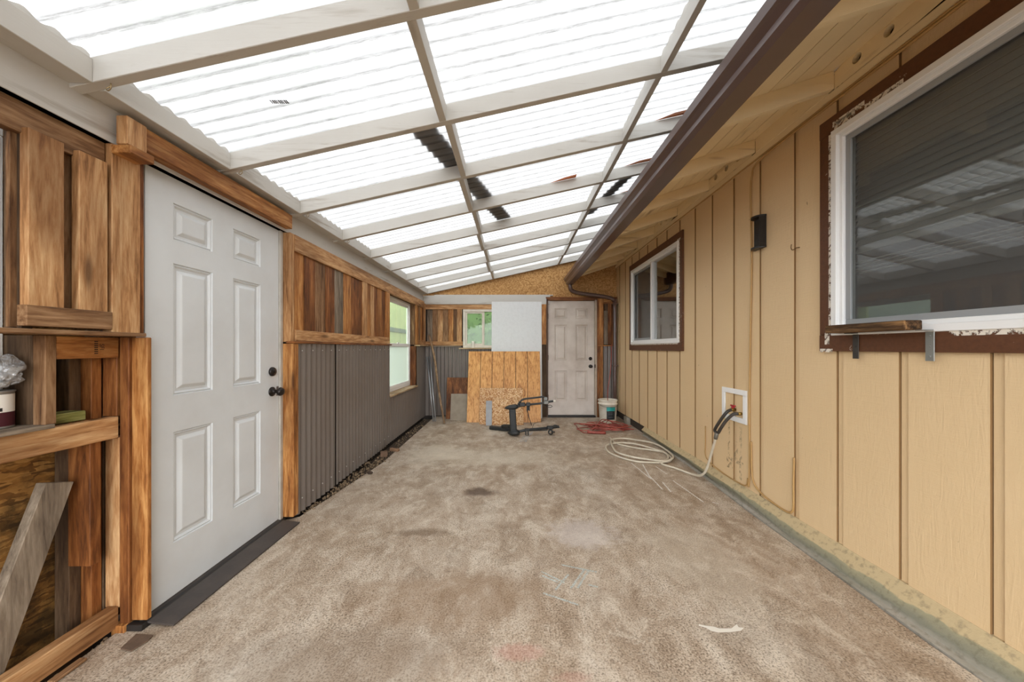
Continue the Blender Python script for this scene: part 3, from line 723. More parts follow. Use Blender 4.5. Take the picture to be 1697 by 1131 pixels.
# ------------------------------------------------------------------ doors
def panel_door(name, W, Hh, T, cols, rows, mat, M, parent):
    """u across, v up, outward +w ; M maps (u,v,w) to the world"""
    mb = MB(); bm = mb.bm; V = lambda u, v, w_: bm.verts.new(M @ Vector((u, v, w_)))
    us = sorted({0, W, *[c for cc in cols for c in cc]}); vs = sorted({0, Hh, *[c for cc in rows for c in cc]})
    P = {(a, b): (a, b) for a in cols for b in rows}
    for a in zip(us, us[1:]):
        for b in zip(vs, vs[1:]):
            if (tuple(a) in cols) and (tuple(b) in rows):
                pr = [(0, 0), (.004, -.008), (.010, -.004), (.018, -.014), (.030, -.014), (.046, -.003), (.050, -.002)]
                last = None
                for ins, w_ in pr:
                    ring = [V(a[0]+ins, b[0]+ins, w_), V(a[1]-ins, b[0]+ins, w_), V(a[1]-ins, b[1]-ins, w_), V(a[0]+ins, b[1]-ins, w_)]
                    if last:
                        for k in range(4): bm.faces.new((last[k], last[(k+1) % 4], ring[(k+1) % 4], ring[k]))
                    last = ring
                bm.faces.new(last)
            else: bm.faces.new((V(a[0], b[0], 0), V(a[1], b[0], 0), V(a[1], b[1], 0), V(a[0], b[1], 0)))
    bmesh.ops.remove_doubles(bm, verts=bm.verts, dist=1e-5)
    q = [V(0, 0, -T), V(W, 0, -T), V(W, Hh, -T), V(0, Hh, -T)]; p = [V(0, 0, 0), V(W, 0, 0), V(W, Hh, 0), V(0, Hh, 0)]
    bm.faces.new(q)
    for k in range(4): bm.faces.new((p[k], p[(k+1) % 4], q[(k+1) % 4], q[k]))
    return mb.build(name, mat, parent)
M_KNOB = plain('oil_rubbed_bronze', lin(34, 28, 25), .3, .3)
def knobset(parent, c, axis, sgn):
    c = Vector(c)
    pr = [(.032, 0), (.032, .006), (.028, .010), (.013, .012), (.012, .035), (.020, .042), (.028, .052), (.029, .062), (.022, .074), (.006, .078)]
    MB().lathe([(r, h*sgn) for r, h in pr], c, axis, 20).build('door_knob', M_KNOB, parent)
    pr = [(.031, 0), (.031, .008), (.026, .016), (.012, .018), (.010, .022), (.002, .022)]
    d = MB().lathe([(r, h*sgn) for r, h in pr], c+Vector((0, 0, .135)), axis, 20)
    d.build('deadbolt', M_KNOB, parent)
d1 = empty('door_1', (-1.63, 1.96, 0), kind='structure')
XD = -1.632; DY0 = 1.545
Ml = Matrix(((0, 0, 1, XD), (1, 0, 0, DY0), (0, 1, 0, .032), (0, 0, 0, 1)))
ROWS = [(.250, .783), (.960, 1.595), (1.708, 1.885)]
panel_door('door_panel', .875, 2.022, .04, [(.128, .347), (.485, .704)], ROWS, M_DOORW, Ml, d1)
knobset(d1, (XD, 2.355, .925), 'x', 1)
board('door_jamb', -1.68, -1.618, 2.4225, 2.449, .0, 2.054, plain('grey_jamb', lin(186, 180, 170), .5, 0, .5, 10), d1)
board('threshold', -1.70, -1.60, 1.50, 2.449, -.01, .026, plain('dark_threshold', lin(40, 36, 34), .5), d1)
board('latch_plate', -1.631, -1.6305, 2.40, 2.422, .89, .955, plain('bare_steel2', lin(120, 112, 104), .4, .6), d1, .0)
# back door
YB = 6.2
wb_ = empty('wall_back', (0, YB, 0), kind='structure')
d2 = empty('door_2', (1.02, YB, 0), kind='structure')
Mb = Matrix(((1, 0, 0, .612), (0, 0, -1, YB-.03), (0, 1, 0, .035), (0, 0, 0, 1)))
panel_door('door_panel', .815, 2.015, .04, [(.115, .332), (.485, .698)], ROWS, M_DOORB, Mb, d2)
knobset(d2, (1.36, YB-.03, .895), 'y', -1)
MJ = plain('aged_door_frame', lin(176, 160, 142), .6, 0, .4, 8)
board('door_jamb', 1.430, 1.468, YB-.07, YB+.02, 0, 2.075, MJ, d2); board('door_jamb', .580, .609, YB-.07, YB+.02, 0, 2.075, plain('dark_jamb', lin(84, 62, 48), .6, 0, .4, 8), d2)
board('door_head', .580, 1.468, YB-.07, YB+.02, 2.054, 2.09, wood('red', 'x'), d2)
board('threshold', .60, 1.44, YB-.09, YB+.01, -.01, .032, plain('dark_threshold', lin(40, 36, 34), .5), d2)
for z in (.35, 1.05, 1.78): MB().lathe([(.007, -.045), (.007, .045)], (.611, YB-.04, z), 'z', 8).build('hinge', plain('bare_steel2', lin(120, 112, 104), .4, .6), d2)
board('latch_plate', 1.428, 1.442, YB-.075, YB-.03, .87, .93, plain('dark_latch', lin(60, 48, 40), .4, .6), d2)

# ------------------------------------------------------------------ back wall
OSBW = osb('golden_osb', lin(146, 104, 58), lin(176, 132, 80), lin(198, 156, 102), .9)
gb = MB()
def gable(a, b, zlo): gb.prism([(a, zlo), (b, zlo), (b, zr(b)+RH+.02), (a, zr(a)+RH+.02)], 'y', YB+.005, YB+.02)
gable(-1.75, .35, 2.03); gable(.353, .70, 2.03); gable(.703, 1.9, 2.08); gb.prism([(-1.75, 2.08), (1.9, 2.08), (1.9, zr(1.9)+RH+.01), (-1.75, zr(-1.75)+RH+.01)], 'y', YB+.021, YB+.04); gb.build('osb_gable', OSBW, wb_)
board('top_beam', -1.595, .645, YB-.045, YB+.003, 1.992, 2.146, 'white', wb_)
board('beam_cap', -1.40, .70, YB-.030, YB+.003, 2.147, 2.162, 'white', wb_)
board('top_rail', -1.56, -.36, YB-.035, YB+.003, 1.905, 1.990, 'tan', wb_)
tn = ['grey', 'brown', 'tan', 'brown', 'orange', 'brown', 'brown']
for k in range(6): board('wall_board', -1.53+.093*k, -1.53+.093*(k+1)-.003, YB-.015-.003*(k % 2), YB+.004, 1.33, 1.91, tn[k], wb_)
board('post', -1.0, -.915, YB-.035, YB+.003, 1.335, 1.905, 'tan', wb_)
board('bottom_rail', -1.56, -.90, YB-.04, YB+.003, 1.262, 1.334, 'tan', wb_)
board('ledge', -1.56, -.92, YB-.075, YB+.003, 1.243, 1.259, 'grey', wb_)
board('window_sill', -.96, -.39, YB-.085, YB+.003, 1.20, 1.222, 'pale', wb_)
corr([(-1.56, .40, .02, 1.20)], 'corrugated_sheet', YB-.012, wb_, 'x')
corr([(-1.56, -.92, 1.198, 1.243)], 'corrugated_sheet', YB-.012, wb_, 'x')
MB().box(-1.75, .56, YB+.02, YB+.08, -.05, 1.2).box(-1.75, -.90, YB+.02, YB+.08, 1.2, 2.06).box(.22, .56, YB+.02, YB+.08, 1.2, 2.06).box(-.90, .22, YB+.02, YB+.08, 1.93, 2.06).box(1.47, 1.9, YB+.02, YB+.08, -.05, 2.1).build('wall_core', plain('dark_wall_core', lin(40, 34, 30), .9), wb_)
board('post', .50, .578, YB-.05, YB+.003, 1.28, 1.99, 'orange', wb_); board('post', .50, .578, YB-.05, YB+.003, 0, 1.275, 'dark', wb_)
board('filler_board', .40, .50, YB-.03, YB+.003, 0, 1.99, 'red', wb_)
board('head_rail', .57, 1.83, YB-.05, YB+.004, 2.092, 2.12, 'red', wb_)
board('post', 1.470, 1.50, YB-.075, YB+.003, 0, 2.09, 'red', wb_)
board('post', 1.502, 1.585, YB-.06, YB+.003, 1.27, 2.09, 'orange', wb_); board('post', 1.502, 1.575, YB-.06, YB+.003, 0, 1.25, 'orange', wb_)
board('wall_board', 1.60, 1.67, YB-.02, YB+.003, 1.28, 1.88, 'grey', wb_); board('wall_board', 1.672, 1.735, YB-.022, YB+.003, 1.28, 2.0, 'red', wb_); board('wall_board', 1.60, 1.67, YB-.03, YB+.003, 1.88, 2.0, 'dark', wb_)
board('top_rail', 1.585, 1.83, YB-.04, YB+.003, 2.0, 2.09, 'orange', wb_)
board('ledge', 1.49, 1.74, YB-.10, YB+.003, 1.252, 1.268, 'orange', wb_)
corr([(1.575, 1.83, .02, 1.25)], 'corrugated_sheet', YB-.012, wb_, 'x')
board('trim_strip', 1.74, 1.83, YB-.02, YB+.003, 1.25, 2.0, 'red', wb_)
# sliding window in the back wall
w5 = empty('window_5', (-.62, YB, 1.23), kind='structure')
fr = MB(); frame_rect(fr, 0, .01, 0, 1, 0, 1, .1)
def frame_y(mb, y0, y1, x0, x1, z0, z1, w_): mb.box(x0, x1, y0, y1, z0, z0+w_, .003).box(x0, x1, y0, y1, z1-w_, z1, .003).box(x0, x0+w_, y0, y1, z0+w_, z1-w_, .003).box(x1-w_, x1, y0, y1, z0+w_, z1-w_, .003)
MVA = plain('aged_vinyl', lin(214, 206, 192), .5, 0, .3, 10)
fr = MB(); frame_y(fr, YB-.03, YB+.04, -.895, .22, 1.223, 1.905, .045); fr.build('window_frame', MVA, w5)
fr = MB(); frame_y(fr, YB-.02, YB+.0, -.85, -.53, 1.268, 1.86, .03); fr.build('sash', MVA, w5)
MB().box(-.55, -.515, YB-.015, YB+.02, 1.268, 1.86, .002).build('mullion', MVA, w5)
MB().box(-.85, .18, YB+.008, YB+.012, 1.268, 1.86).build('pane', M_GLASS_HAZY, w5)

# ------------------------------------------------------------------ THINGS
# rubber strip in front of the left door
ms = MB().prism([(-1.636, .020), (-1.52, .006), (-1.485, .003), (-1.485, .010), (-1.52, .014), (-1.636, .028)], 'y', 1.525, 2.425)
tag(ms.build('door_mat', plain('black_rubber', lin(66, 60, 57), .55, 0, .4, 12, dirt=lin(92, 82, 74), bump=.3), bevel=.001), 'long dark rubber strip along the foot of the white left door', 'mat')

# sheets leaning at the back wall
def leaning(name, x0, x1, yb, h, lean, th, mat, label, cat, zt_=0, x1top=None, bevel=.001, cuts=None, axis_mat=None):
    """sheet standing on the floor at y=yb whose top leans back by `lean` metres"""
    a = math.asin(lean/h)
    M = Matrix.Translation((0, yb, .002)) @ Matrix.Rotation(-a, 4, 'X')
    mb = MB().box(x0, x1, 0, th, 0, h, bevel, M=M)
    o = mb.build(name, mat); return tag(o, label, cat)
s = NT('white_sheet'); v = s.coords(); s.bsdf(s.mix(s.ramp(s.noise(v, 25, 6, .75), [(.45, .0), (.75, .18)]), lin(214, 216, 216), lin(150, 148, 142)), .5)
leaning('panel', -.385, .495, 6.03, 2.12, .13, .008, s.m, 'tall white sheet leaning on the back wall over part of the window', 'panel')
def m_panelling():
    s = NT('oak_panelling'); v = s.coords(False)
    sv = s.scale(v, (1, 1, .09)); n = s.noise(sv, 22, 5, .6, 1.6); n2 = s.noise(sv, 90, 3)
    f = s.math('ADD', s.math('MULTIPLY', n, .7), s.math('MULTIPLY', n2, .3))
    c = s.ramp(f, [(.36, lin(148, 92, 40)), (.47, lin(196, 138, 72)), (.6, lin(216, 162, 96))])
    s.bsdf(c, .45, s.bump(f, .2, .002)); return s.m
pg = MB(); a = math.asin(.27/1.20); Mp = Matrix.Translation((0, 5.70, .002)) @ Matrix.Rotation(-a, 4, 'X')
gx = [-.765, -.557, -.362, -.162, .038, .236, .450]
pp = []
for k, g in enumerate(gx[:-1]):
    pp += [(g+(.0 if k == 0 else .0045), 0), (gx[k+1]-.0045, 0)] + ([(gx[k+1]-.0035, .004), (gx[k+1]+.0035, .004)] if k < 5 else [])
pp[-1] = (gx[-1], 0); pp += [(gx[-1], .009), (gx[0], .009)]
A = [pg.bm.verts.new(Mp @ Vector((x, y, 0))) for x, y in pp]; B = [pg.bm.verts.new(Mp @ Vector((x, y, 1.19))) for x, y in pp]
pg.bm.faces.new(A); pg.bm.faces.new(B[::-1])
for k in range(len(pp)): pg.bm.faces.new((A[k], A[(k+1) % len(pp)], B[(k+1) % len(pp)], B[k]))
for f_ in pg.bm.faces:
    if len(f_.verts) == 4 and f_.calc_area() < .012 and abs(f_.calc_center_median().x-gx[0]) > .01 and abs(f_.calc_center_median().x-gx[-1]) > .01: f_.material_index = 1
tag(pg.build('panel', [m_panelling(), plain('dark_groove_stain', lin(70, 40, 18), .6)]), 'square golden-brown grooved wood panel leaning in front of the white sheet', 'panel')
leaning('board', -1.16, -.70, 5.98, .71, .12, .010, wood('red', 'z'), 'dark reddish-brown plywood square leaning behind the grey cement board', 'board')
leaning('board', -1.065, -.745, 5.86, .445, .09, .008, plain('cement_board', lin(150, 138, 122), .8, 0, .5, 9, dirt=lin(112, 100, 86)), 'small grey cement board leaning in front of dark plywood', 'board')
LIGHT_OSB = osb('pale_osb', lin(150, 96, 54), lin(204, 158, 108), lin(232, 204, 164), 1.2)
leaning('board', -.545, .150, 5.56, .575, .07, .011, LIGHT_OSB, 'larger pale chipboard piece, the rear one of two leaning on the grooved panel', 'board')
leaning('board', -.455, .158, 5.50, .40, .045, .011, LIGHT_OSB, 'smaller pale chipboard piece standing in front of the larger chipboard', 'board')
leaning('strip', -.435, -.340, 5.47, .385, .042, .010, plain('grey_strip', lin(156, 158, 160), .5, 0, .3, 12), 'narrow grey metal-coloured strip leaning on the pale chipboard', 'strip')

# stick and pipes in the corner
tag(MB().tube([at(736.5, 703.5, Y=5.55)+Vector((0, 0, .012)), at(731, 672, Y=5.66), at(725, 632, Y=5.80), at(721, 600, Y=5.92), at(716, 575, Y=6.02), at(711, 556, Y=6.10)], .017, 10, 4, taper=(.9, 1.1)).build('stick', wood('bark', 'z')),
    'crooked bare wooden stick leaning in the back left corner', 'stick')
PIPE = plain('galvanized_pipe', lin(176, 178, 180), .35, .7, .2, 20)
tag(MB().tube([(-1.318, 5.74, .012), (-1.515, 6.12, 1.06)], .012, 12, 1).build('pipe', PIPE), 'left one of two thin metal pipes leaning in the back corner', 'pipe', 'metal pipes in the corner')
tag(MB().tube([(-1.283, 5.74, .012), (-1.475, 6.13, 1.07)], .012, 12, 1).build('pipe', PIPE), 'right one of two thin metal pipes leaning in the back corner, beside the stick', 'pipe', 'metal pipes in the corner')
tag(MB().lathe([(.028, 0), (.030, .004), (.026, .10), (.030, .115), (.024, .115), (.022, .02)], (-.715, 6.155, 1.2225), 'z', 20).build('cup', plain('white_cup', lin(236, 232, 222), .4)), 'small white cup standing on the sill of the back window', 'cup')

# bucket
bk = empty('bucket', (1.545, 5.72, 0), 'white plastic bucket with teal and black label beside the back door', 'bucket')
c = (1.545, 5.72, .002)
WB = plain('dirty_white_plastic', lin(226, 220, 206), .45, 0, .55, 7, dirt=lin(168, 140, 96))
MB().lathe([(.128, 0), (.130, .004), (.146, .30), (.157, .302), (.157, .318), (.147, .320), (.149, .355), (.158, .357), (.158, .372), (.144, .374), (.142, .34), (.126, .012)], c, 'z', 40).build('tub', WB, bk)
def label_band(z0, z1, r0, r1, a0, a1, mat): MB().lathe([(r0, z0), (r1, z1)], c, 'z', 16, arc=(a0, a1)).build('label', mat, bk)
fa = math.radians
rr = lambda z: .1302+z*.0540
label_band(.205, .272, rr(.205)+.001, rr(.272)+.001, fa(-112), fa(-52), plain('teal_print', lin(42, 150, 146), .5))
label_band(.065, .204, rr(.065)+.001, rr(.204)+.001, fa(-112), fa(-52), plain('black_print_label', lin(34, 36, 38), .5))
for zz in (.175, .15, .10): label_band(zz, zz+.006, rr(zz)+.0018, rr(zz)+.0018, fa(-100), fa(-70), plain('grey_print', lin(90, 96, 98), .5))
MB().tube([(1.405, 5.72, .31), (1.415, 5.64, .285), (1.47, 5.575, .272), (1.545, 5.555, .268), (1.62, 5.575, .272), (1.675, 5.64, .285), (1.685, 5.72, .31)], .0025, 6, 4).build('handle', plain('wire_steel', lin(120, 112, 100), .4, .6), bk)

# red extension cord: heap plus the run hanging into the bucket
RED = plain('red_cord', lin(170, 84, 72), .5, 0, .8, 9, dirt=lin(96, 40, 34)); random.seed(3)
pts = []
for k in range(64):
    t = k*1.08+random.uniform(-.35, .35)
    cx = 1.40+.16*math.sin(k*.5)+random.uniform(-.08, .08); cy = 5.22+random.uniform(-.07, .07)
    pts.append((cx+(.14+.24*random.random())*math.cos(t), cy+(.10+.18*random.random())*math.sin(t), .009+random.uniform(.0, .075)*(.35+k/64)+(random.uniform(.02, .07) if random.random() < .18 else 0)))
pts = [(1.35, 5.5, .01), (1.0, 5.60, .009), (.98, 5.45, .009), (.98, 5.1, .009), (1.1, 4.98, .009)]+pts
pts = [(x if x < 1.74 else 1.74-(x-1.74)*.2, min(y, 5.50) if x > 1.36 else y, z) for x, y, z in pts]
rc = empty('extension_cord', (1.4, 5.2, 0), 'tangled heap of red extension cord on the concrete in front of the bucket', 'cord')
MB().tube(pts, .0062, 6, 5).build('cable', RED, rc)
MB().tube([(1.05, 4.97, .02), (1.20, 4.93, .022), (1.30, 4.93, .018)], .020, 8, 3).build('plug', RED, rc)
tag(MB().tube([(1.715, 6.10, 1.285), (1.712, 6.095, 1.25), (1.70, 6.07, 1.0), (1.66, 6.0, .75), (1.60, 5.90, .55), (1.565, 5.80, .42), (1.555, 5.76, .376), (1.55, 5.74, .25)], .006, 8, 5).build('cord', RED),
    'thin red cord hanging from the ledge beside the downspout into the bucket', 'cord')

# bicycle carrier lying on the floor
br = empty('bicycle_rack', (0, 4.85, 0), 'black metal bicycle carrier with upright post and two arms lying on concrete', 'bicycle rack')
Y0 = 4.83
def q(u, v, Y=Y0): return at(820+u/11.31, 640+v/11.31, Y=Y)
MT = plain('black_plastic', lin(36, 38, 38), .45, 0, .3, 20, dirt=lin(64, 64, 60))
pb = q(352, 850); pt = q(328, 420)
M_ = Matrix.Translation(pb)
mb = MB(); d = pt-pb; ang = math.atan2(d.x, d.z)
mb.box(-.046, .046, -.035, .035, 0, d.length, .010, M=M_ @ Matrix.Rotation(ang, 4, 'Y')); mb.box(-.028, .028, -.040, -.034, .03, d.length-.03, .003, M=M_ @ Matrix.Rotation(ang, 4, 'Y'))
mb.build('upright', MT, br)
def nose(pts, nm):
    mb = MB(); mb.tube(pts, 1, 12, 1); 
    return mb
def lump(nm, p0, p1, prof, sq=.6):
    p0, p1 = Vector(p0), Vector(p1); d = (p1-p0); L = d.length; d.normalize(); u = Vector((0, 1, 0)); v = d.cross(u).normalized(); mb = MB(); rings = []
    for t, r in prof:
        c_ = p0+d*L*t
        rings.append([mb.bm.verts.new(c_+u*math.cos(a)*r+v*math.sin(a)*r*sq) for a in (2*math.pi*k/16 for k in range(16))])
    for a, b in zip(rings, rings[1:]):
        for k in range(16):
            f = mb.bm.faces.new((a[k], a[(k+1) % 16], b[(k+1) % 16], b[k])); f.smooth = True
    mb.bm.faces.new(rings[0]); mb.bm.faces.new(rings[-1][::-1])
    return mb.build(nm, MT, br)
pr = [(0, .008), (.15, .034), (.4, .056), (.75, .060), (.9, .05), (1, .03)]
lump('foot', q(180, 415), q(440, 385), pr); 
lf = lump('foot', Vector((q(240, 890).x, Y0, .042)), Vector((q(470, 870).x, Y0, .050)), pr, .7)
armz = .075
E = Vector((q(1200, 800).x, Y0+.12, .10))
lo = [Vector((q(440, 0).x, Y0, .058)), Vector((q(600, 0).x, Y0+.01, .080)), Vector((q(1000, 0).x, Y0+.08, .092)), E]
MB().tube(lo, .019, 10, 4).build('lower_arm', MT, br)
def clampset(x, y, z, s=1.0):
    c_ = empty('clamp', (x, y, z)); c_.parent = br; c_.location = Vector((x, y, z))-Vector(br.location)
    m = MB(); m.box(x-.028*s, x+.028*s, y-.03, y+.03, z-.005, z+.024*s, .006); m.box(x-.020*s, x-.006*s, y-.025, y+.025, z-.06*s, z, .004).box(x+.010*s, x+.024*s, y-.025, y+.025, z-.06*s, z, .004)
    o = m.build('clamp', MT, br); bpy.data.objects.remove(c_); return o
clampset(q(600, 0).x, Y0, .078, 1.1)
x_ = q(1050, 0).x
MB().box(x_-.05, x_+.04, Y0+.03, Y0+.10, .085, .125, .008).build('cradle', MT, br)
MB().lathe([(.020, -.018), (.036, -.018), (.036, .018), (.020, .018), (.020, -.018)], (x_+.002, Y0+.05, .042), 'y', 18, cap=False).build('strap_wheel', MT, br)
MB().tube([(x_+.01, Y0+.03, .05), (x_+.06, Y0+.02, .05)], .010, 8, 1).build('strap_knob', MT, br)
MB().tube([E-Vector((.07, .01, .004)), E-Vector((.04, 0, -.012)), E, E+Vector((.02, 0, .005))], .020, 10, 3).build('arm_end', MT, br)
MB().tube([(q(640, 0).x, Y0+.05, .06), (q(900, 0).x, Y0+.09, .055), (q(1000, 0).x, Y0+.10, .06)], .007, 8, 3).build('lower_strap', MT, br)
up = [q(380, 400), q(480, 375), q(620, 352), q(860, 328), q(1000, 300), q(1095, 285)]
MB().tube(up, .015, 10, 3).build('upper_arm', MT, br)
MB().tube([q(1092, 285), q(1140, 278)], .0135, 10, 1).build('end_cap', plain('white_cap', lin(232, 226, 212), .5), br)
MB().tube([q(440, 390), q(442, 350), q(480, 290), q(550, 248), q(700, 228), q(860, 208), q(915, 205), q(935, 235)], .0125, 10, 4).build('loop_bar', MT, br)
p = q(525, 350); MB().box(p.x-.05, p.x+.035, Y0-.03, Y0+.03, p.z-.025, p.z+.028, .010).build('joint', MT, br)
p = q(625, 350); MB().box(p.x-.030, p.x+.032, Y0-.032, Y0+.032, p.z-.022, p.z+.028, .008).box(p.x-.022, p.x-.006, Y0-.025, Y0+.025, p.z-.085, p.z, .004).box(p.x+.008, p.x+.024, Y0-.025, Y0+.025, p.z-.085, p.z, .004).box(p.x-.022, p.x+.024, Y0+.0, Y0+.025, p.z-.08, p.z-.03, .003).build('cradle', MT, br)
p = q(960, 300); MB().box(p.x-.035, p.x+.035, Y0-.028, Y0+.028, p.z-.03, p.z+.018, .009).build('grip', plain('grey_clamp', lin(120, 120, 116), .4, .4), br)
p = q(945, 250); MB().box(p.x-.022, p.x+.030, Y0-.022, Y0+.022, p.z-.016, p.z+.030, .006).build('joint', plain('grey_clamp', lin(120, 120, 116), .4, .4), br)
MB().tube([q(900, 370), q(980, 372), q(1040, 360), q(1078, 385), q(1040, 402), q(985, 392), q(980, 374)], .004, 6, 3).build('buckle', MT, br)
MB().tube([q(598, 450), q(640, 580), q(690, 742)], .0045, 8, 2).build('strap', MT, br)
MB().tube([(q(710, 0).x, Y0+.04, .10), q(712, 760, Y0+.05), q(745, 700, Y0+.12), q(860, 665, Y0+.22), q(905, 655, Y0+.27)], .003, 6, 4).build('cable', MT, br)
hb = MB(); hb.tube([(-.03, 4.87, .12), (-.10, 5.0, .10), (-.16, 5.12, .07)], .026, 8, 2); hb.build('hitch_joint', MT, br)
mm = Matrix.Translation((-.10, 5.12, .035)) @ Matrix.Rotation(math.radians(-22), 4, 'Z')
MB().box(-.27, .06, -.035, .035, -.030, .018, .006, M=mm).build('hitch_bar', MT, br)

# white garden hose, Y connector, black supply hoses, valve box
def hz(u, v): return (980+u*.165, 620+v*.165)
HM = plain('cream_hose', lin(206, 196, 176), .45, 0, .3, 10, dirt=lin(150, 138, 116))
seq = [(185,645),(230,685),(300,715),(450,745),(600,765),(720,790),(790,830),(800,865),(740,887),(600,890),(450,880),(300,842),(180,790),(145,745),(180,715),(300,700),(450,715),(600,755),(735,800),(772,850),(720,884),(560,868),(400,850),(270,812),(225,770),(195,690),
       (240,667),(350,665),(480,685),(600,705),(700,745),(790,800),(822,850),(790,885),(700,900),(850,950),(1000,1005)]
P = []
for k, (u, v_) in enumerate(seq):
    p = at(*hz(u, v_), Z=.012); p.z = .012+(.010 if 12 < k < 22 else .020 if k >= 22 and k < 34 else 0); p.x = min(p.x, 1.775 if p.y > 2.9 else 1.70); P.append(p)
P[0].z = .02
for (u, v_), x in (((1080, 1024), 1.715), ((1130, 1000), 1.73), ((1165, 940), 1.735), ((1200, 820), 1.73), ((1230, 715), 1.72), ((1250, 640), 1.71)):
    P.append(at(*hz(u, v_), X=x))
hose = empty('garden_hose', (1.5, 4.0, 0), 'cream garden hose coiled on concrete and rising to the white valve box', 'hose')
MB().tube(P, .0105, 10, 5).build('hose_tube', HM, hose)
cn = P[-1]; top_ = at(*hz(1262, 590), X=1.705)
MB().tube([cn-(top_-cn).normalized()*.01, cn, top_], .016, 10, 1).build('coupling', plain('grey_coupling', lin(110, 104, 94), .45, .3), hose)
vb = empty('valve_box', (1.83, 2.9, .61), 'white recessed washer valve box with red handle in tan siding', 'valve box')
y0, y1, z0, z1 = 2.735, 3.055, .614, .882
fr = MB(); frame_rect(fr, XR-.010, XR+.002, y0, y1, z0, z1, .042, .002); fr.build('frame', M_VINYL, vb)
bx = MB(); a0, a1, b0, b1 = y0+.042, y1-.042, z0+.042, z1-.042; xf, xb = XR-.002, XR+.018
bx.quad((xb, a0, b0), (xb, a1, b0), (xb, a1, b1), (xb, a0, b1)).quad((xf, a0, b0), (xb, a0, b0), (xb, a0, b1), (xf, a0, b1)).quad((xf, a1, b0), (xb, a1, b0), (xb, a1, b1), (xf, a1, b1)).quad((xf, a0, b0), (xf, a1, b0), (xb, a1, b0), (xb, a0, b0)).quad((xf, a0, b1), (xf, a1, b1), (xb, a1, b1), (xb, a0, b1))
bx.build('recess', plain('grey_white_plastic', lin(200, 196, 198), .5), vb)
BR = plain('brass', lin(150, 120, 60), .35, .8)
vy, vz = 2.895, .706
vv = MB().tube([(XR+.01, vy, vz), (XR-.02, vy, vz), (XR-.03, vy, vz)], .013, 10, 1).tube([(XR-.012, vy, vz), (XR-.012, vy, vz+.03)], .008, 8, 1).build('valve', BR, vb)
MB().box(XR-.022, XR-.004, vy-.026, vy+.026, vz+.030, vz+.040, .003).tube([(XR-.013, vy, vz+.015), (XR-.013, vy, vz+.031)], .012, 8, 1).build('valve_handle', plain('red_handle', lin(170, 30, 44), .4), vb)
vy2 = 2.805; MB().tube([(XR+.01, vy2, .690), (XR-.03, vy2, .690)], .013, 10, 1).build('valve', BR, vb)
BH = plain('black_rubber_hose', lin(58, 52, 46), .5)
sh = empty('supply_hose', (1.75, 2.9, .5), 'pair of short black rubber hoses joining valve box to hose coupling', 'hose')
tp = top_
MB().tube([(XR-.028, vy, vz), at(1205, 683, X=1.765), at(1196, 694, X=1.735), at(1187, 708, X=1.715), at(1184.5, 714, X=1.712), tp+Vector((0, 0, -.004))], .0125, 10, 5).build('hose_branch', BH, sh)
MB().tube([(XR-.028, vy2, .690), at(1215, 687, X=1.775), at(1204, 697, X=1.74), at(1196, 708, X=1.715), tp+Vector((.004, -.01, 0))], .0125, 10, 5).build('hose_branch', BH, sh)

# cables on the house wall
CB = plain('painted_cable', lin(176, 140, 88), .5)
def cable(pts, r, label, nm='cable'): return tag(MB().tube(pts, r, 8, 5).build(nm, CB), label, 'cable')
X_ = XR-.008
cable([(X_-.03, .3, 2.618), (X_-.03, 1.2, 2.612), (X_-.03, 2.0, 2.615), (X_-.03, 3.2, 2.612), (X_-.03, 4.5, 2.618), (X_-.03, 6.1, 2.612)], .006, 'long thin cable running along the top of the tan wall under the eave')
cable([(X_-.03, .3, 2.600), (X_-.03, 1.3, 2.598), (X_-.03, 2.35, 2.600), (X_-.02, 2.60, 2.585), (X_, 2.67, 2.54), (X_, 2.685, 2.40), (X_, 2.675, 1.9), (X_, 2.69, 1.3), (X_, 2.70, .8), (X_, 2.70, .3), (X_, 2.71, .14)], .0065, 'cable dropping down the tan wall beside the black lamp bracket')
cable([(X_, 2.27, .505), (X_, 2.275, .35), (X_, 2.275, .20), (X_, 2.285, .15), (X_, 2.33, .125), (X_, 2.45, .13), (X_, 2.58, .15), (X_, 2.655, .20), (X_, 2.675, .30), (X_, 2.68, .5)], .0062, 'looped cable making a U at the foot of the tan wall')
cable([(X_, 3.32, .475), (X_, 3.32, .32), (X_, 3.32, .20), (X_, 3.24, .155), (X_, 3.05, .13), (X_, 2.85, .125), (X_, 2.74, .14), (X_, 2.72, .2)], .005, 'short thin cable along the foot of the tan wall under the valve box')
for (z_) in (2.35, 2.05, 1.72, 1.38, 1.05, .75, .45): pass

# black half-cylinder lamp bracket
lb = MB(); c = (XR-.002, 2.585, 0)
def half(r, z0, z1, n=14):
    return [(XR-.002-r*math.sin(math.pi*k/n)*1.05, 2.585+r*math.cos(math.pi*k/n), 0) for k in range(n+1)]
lamp = empty('wall_bracket', (XR, 2.585, 1.95), 'empty black metal lamp bracket with round ends high on tan wall', 'bracket')
lb = MB().box(XR-.012, XR-.001, 2.525, 2.645, 1.955, 2.185, .003).box(XR-.055, XR-.010, 2.525, 2.531, 1.96, 2.18, .001)
lb.build('back_plate', M_BLACK, lamp)
for z_ in (1.952, 2.180):
    m = MB(); pts = half(.060, 0, 0); A = [m.bm.verts.new((x, y, z_)) for x, y, _ in pts]; B = [m.bm.verts.new((x, y, z_+.012)) for x, y, _ in pts]
    m.bm.faces.new(A); m.bm.faces.new(B[::-1])
    for k in range(len(A)): m.bm.faces.new((A[k], A[(k+1) % len(A)], B[(k+1) % len(A)], B[k]))
    m.build('end_plate', M_BLACK, lamp)
